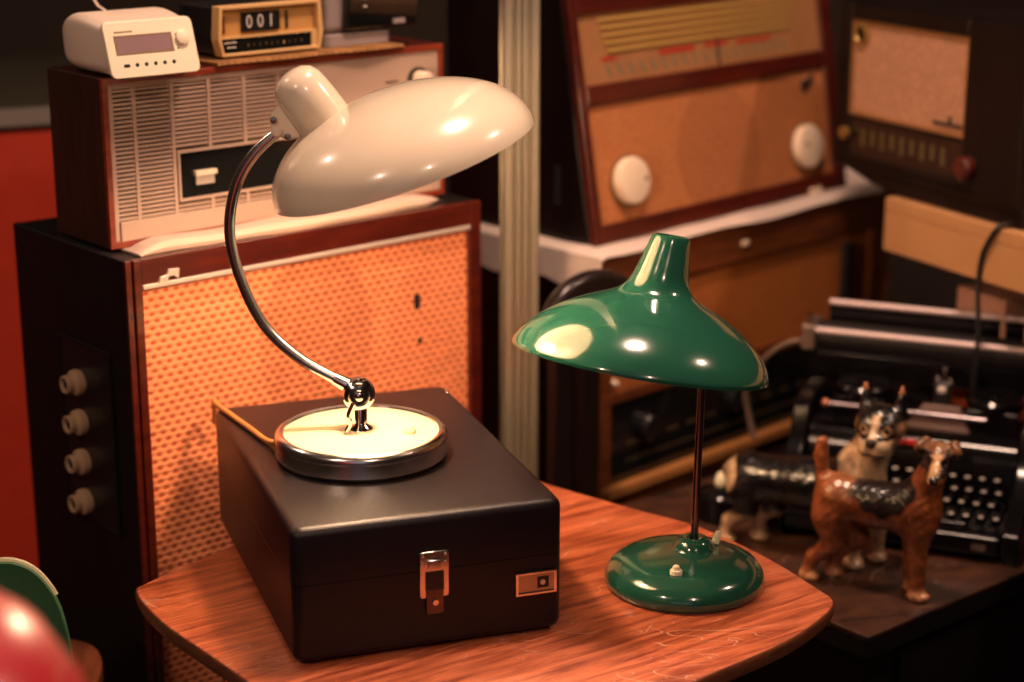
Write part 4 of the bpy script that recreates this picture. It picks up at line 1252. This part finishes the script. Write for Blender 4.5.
def p_boston(V):
    x, y, z = V.T
    BL = (.006, .005, .0055); WH = (.50, .34, .20)
    col = np.tile(np.array(BL), (len(V), 1))
    chest = (x - .152 + (z - .10) * .15) / .012 + .4 * np.sin(z * 130)
    col = blend(col, np.where(z > .05, chest, 0), WH)
    rump = (1 - np.hypot((x + .002) / .020, (z - .100) / .026)) * 6
    col = blend(col, rump, WH)
    col = blend(col, np.where(x > .15, (.062 - z) / .01, (.05 - z) / .01), (.42, .26, .15))
    head = (z > .166) & (x > .160)
    dark = (z > .187) + 0.0
    hd = np.where((z > .186) | (y > -.018), 1., 0.)
    hd = np.where((y > -.006) & (z < .192), 0, hd)
    side = np.clip(1 - np.abs(np.abs(x - .201) - .030) / .008, 0, 1) * (z < .205)
    c2 = np.tile(np.array(WH), (len(V), 1))
    c2 = blend(c2, hd, BL)
    c2 = blend(c2, side * .8, (.40, .22, .11))
    c2 = blend(c2, np.clip(1.5 - np.abs(x - .202) / .0045, 0, 1) * (z > .184) * (z < .215) * (y < -.02), (.60, .42, .27))
    col = np.where(head[:, None], c2, col)
    nose = (np.hypot(x - .202, z - .1845) < .0075) & (y < -.0545)
    col = np.where(nose[:, None], np.array((.03, .018, .015)), col)
    mouth = (np.abs(z - .1665) < .003) & (np.abs(x - .202) < .016) & (y < -.04)
    col = np.where(mouth[:, None], np.array((.05, .02, .015)), col)
    for sx_ in (-1, 1):
        e = np.hypot(x - .202 - sx_ * .015, z - .1965)
        col = np.where(((e < .0062) & (y < -.036))[:, None], np.array((.30, .17, .09)), col)
        col = np.where(((e < .0034) & (y < -.036))[:, None], np.array((.006, .005, .005)), col)
        tip = (z > .238) & (x * sx_ > .201 * sx_)
        col = np.where(tip[:, None], np.array((.35, .14, .07)), col)
    return col
bdog = thing('boston_terrier_figurine', 'painted iron black and white dog with pricked ears, behind the brown terrier', 'dog figurine', (.2885, 2.3265, ZD - .0002), R(-28))
figurine('body', f_boston, (-.025, -.070, -.004), (.245, .045, .255), p_boston, PAINTED, bdog, .0025)

# ------------------------------------------------------------------ dark chair between post and console
rc = thing('round_back_chair', 'dark chair with glossy rounded back between the post and the radio console', 'chair', (.108, 2.395, 0), R(42))
bm = nb()
P = [(.086 * math.cos(R(a_)) - .004, .768 + .062 * math.sin(R(a_))) for a_ in range(0, 360, 10)]
prism(bm, P, -.012, .014, 'y'); obj('backrest', bm, mat('dark_brown_leather', (.014, .009, .009), .26), rc, .010, 4)
for x in (-.060, -.010):
    obj('post', box(nb(), x - .016, x + .016, -.008, .010, 0, .73), DARKWOOD, rc, .003)
obj('seat', box(nb(), -.085, .085, -.16, -.009, .36, .39), DARKWOOD, rc, .005)
for x in (-.07, .07): obj('leg', box(nb(), x - .01, x + .01, -.150, -.130, 0, .36), DARKWOOD, rc, .002)

# ------------------------------------------------------------------ foreground left: green chair, red stool
gcx, gcy = -.566, 1.850
gch = thing('green_chair', 'small chair with rounded green back and brown seat at left of the table', 'chair', (gcx, gcy, 0), R(8))
bm = nb()
bk_ = [(-.11, .40), (.088, .40), (.0915, .47), (.090, .530), (.084, .575), (.074, .606), (.058, .630), (.040, .6415), (.020, .6440), (-.03, .6400), (-.08, .625), (-.11, .60)]
bk2 = [(p.x, p.y) for p in catmull([(x, z, 0) for x, z in bk_], 5, True)]
lp = []
for yo, s_ in ((0, .985), (.0015, 1), (.0085, 1), (.010, .985)):
    lp.append([Vector((x * s_, yo + .35 * (x + .01) ** 2, .52 + (z - .52) * s_)) for x, z in bk2])
rings(bm, lp)
gb_ = obj('backrest', bm, CHAIRG, gch)
obj('backrest_rim', tube(nb(), [Vector((x * 1.0, .005 + .35 * (x + .01) ** 2, .52 + (z - .52) * 1.0)) for x, z in bk2[24:46]], .0036, 8), mat('worn_pale_rim', (.36, .34, .22), .5), gch)
bm = nb()
P = [(p.x, p.y) for p in catmull([(-.10, .05, 0), (.03, .045, 0), (.085, .06, 0), (.108, .12, 0), (.095, .20, 0), (.03, .235, 0), (-.08, .235, 0), (-.14, .15, 0)], 6, True)]
prism(bm, P, .425, .452); obj('seat', bm, CHAIRW, gch, .006, 3)
for x, y in ((-.09, .07), (.07, .075), (-.09, .20), (.06, .20)):
    obj('leg', cyl(nb(), (x * 1.15, y, 0), (x, y, .43), .010, .013), CHAIRW, gch)
obj('back_post', box(nb(), -.03, .02, .010, .022, .30, .56), CHAIRW, gch)
obj('back_stay', box(nb(), -.03, .02, .010, .060, .405, .426), CHAIRW, gch)

rs_ = thing('red_stool', 'glossy red padded stool in the left foreground', 'stool', (-.396, 1.0, 0))
bm = nb()
lathe(bm, [(0, .80), (.13, .80), (.150, .812), (.158, .835), (.155, .865), (.143, .903), (.122, .940), (.09, .966), (.05, .981), (0, .986)], 64)
obj('seat', bm, RED, rs_)
obj('column', cyl(nb(), (0, 0, .02), (0, 0, .80), .022), CHROME, rs_)
bm = nb(); lathe(bm, [(0, 0), (.16, 0), (.16, .006), (.05, .02), (.024, .03), (0, .03)], 48); obj('foot_plate', bm, CHROME, rs_)
bm = nb()
ring_p = [Vector((.10 * math.cos(2 * PI * k / 40), .10 * math.sin(2 * PI * k / 40), .35)) for k in range(40)]
tube(bm, ring_p + [ring_p[0]], .007, 10)
for a in (0, 120, 240): cyl(bm, (.02 * math.cos(R(a)), .02 * math.sin(R(a)), .35), (.1 * math.cos(R(a)), .1 * math.sin(R(a)), .35), .005, .005, 10)
obj('foot_ring', bm, CHROME, rs_)

# ------------------------------------------------------------------ red counter in the back left
rcx = thing('red_base_cabinet', 'red cabinet with dark worktop in the shadows at far left', 'cabinet', (-1.40, 2.63, 0), R(24))
bm = nb(); box(bm, 0, .95, .02, .60, .06, .932); obj('carcass', bm, REDCAB, rcx, .002)
bm = nb(); box(bm, 0, .95, .05, .60, 0, .06); obj('plinth', bm, SOOT, rcx)
bm = nb(); box(bm, -.01, .96, -.005, .62, .933, .963); wt = obj('worktop', bm, COUNTER, rcx, .002)
bm = nb(); box(bm, -.01, .96, -.012, -.0045, .936, .962); obj('worktop_edge', bm, mat('worn_grey_edging', (.22, .19, .16), .5, .3), rcx)
for k in range(2):
    x0_ = .01 + .47 * k
    dr = obj('door', box(nb(), x0_, x0_ + .46, -.0, .0195, .08, .925), REDCAB, rcx, .003)
    xh = x0_ + (.40 if k == 0 else .05)
    hb = nb(); tube(hb, catmull([(xh, .0, .87), (xh, -.025, .87), (xh + .04, -.03, .87), (xh + .08, -.025, .87), (xh + .08, 0, .87)], 5), .006, 10)
    obj('handle', hb, CHROME, dr)

# ------------------------------------------------------------------ camera
cam_d = bpy.data.cameras.new('camera')
cam = bpy.data.objects.new('camera', cam_d); C.objects.link(cam)
cam.location = (0, 0, 1.42)
cam.rotation_euler = (R(90 - 16), 0, 0)
cam_d.sensor_width = 36
cam_d.lens = 1880 / 1024 * 36
cam_d.dof.use_dof = True
cam_d.dof.focus_distance = 1.955
cam_d.dof.aperture_fstop = 2.5
cam_d.clip_start = .05
bpy.context.scene.camera = cam

# ------------------------------------------------------------------ light
def light(name, kind, loc, power, col, size=.1, target=None, **k):
    l = bpy.data.lights.new(name, kind); l.energy = power; l.color = col
    if kind == 'POINT' or kind == 'SPOT': l.shadow_soft_size = size
    if kind == 'AREA': l.size = size; l.shape = 'DISK'
    for a, v in k.items(): setattr(l, a, v)
    o = bpy.data.objects.new(name, l); C.objects.link(o); o.location = loc
    if target is not None: o.rotation_euler = (Vector(target) - Vector(loc)).to_track_quat('-Z', 'Y').to_euler()
    return o
WARM = (1, .65, .47)
light('pendant_overhead', 'AREA', (.24, 1.97, 2.45), 28, WARM, .26, (.1, 1.97, .6))
light('pendant_right', 'AREA', (1.50, 1.95, 2.30), 11, WARM, .10, (.1, 2.1, .8))
light('pendant_front', 'AREA', (-1.15, .13, 2.30), 11, WARM, .09, (.1, 2.2, .8))
light('pendant_left', 'AREA', (-1.75, 2.5, 2.35), 5, WARM, .08, (-.2, 2.2, .9))
light('pendant_far_front', 'AREA', (.60, -.5, 2.45), 10, WARM, .08, (.3, 2.4, .8))
bw = wl.matrix_world @ bp_
light('lamp_bulb', 'POINT', (BX + bp_.x + .004, BY + bp_.y, ZS + bp_.z - .026), 7.5, (1, .62, .38), .02)

w_ = bpy.data.worlds.new('room_air'); bpy.context.scene.world = w_; w_.use_nodes = True
w_.node_tree.nodes['Background'].inputs['Color'].default_value = (1, .75, .55, 1)
w_.node_tree.nodes['Background'].inputs['Strength'].default_value = .004

sc = bpy.context.scene
sc.view_settings.view_transform = 'Standard'
sc.view_settings.look = 'None'
sc.view_settings.exposure = .2
sc.view_settings.gamma = 1
sc.view_settings.use_curve_mapping = False
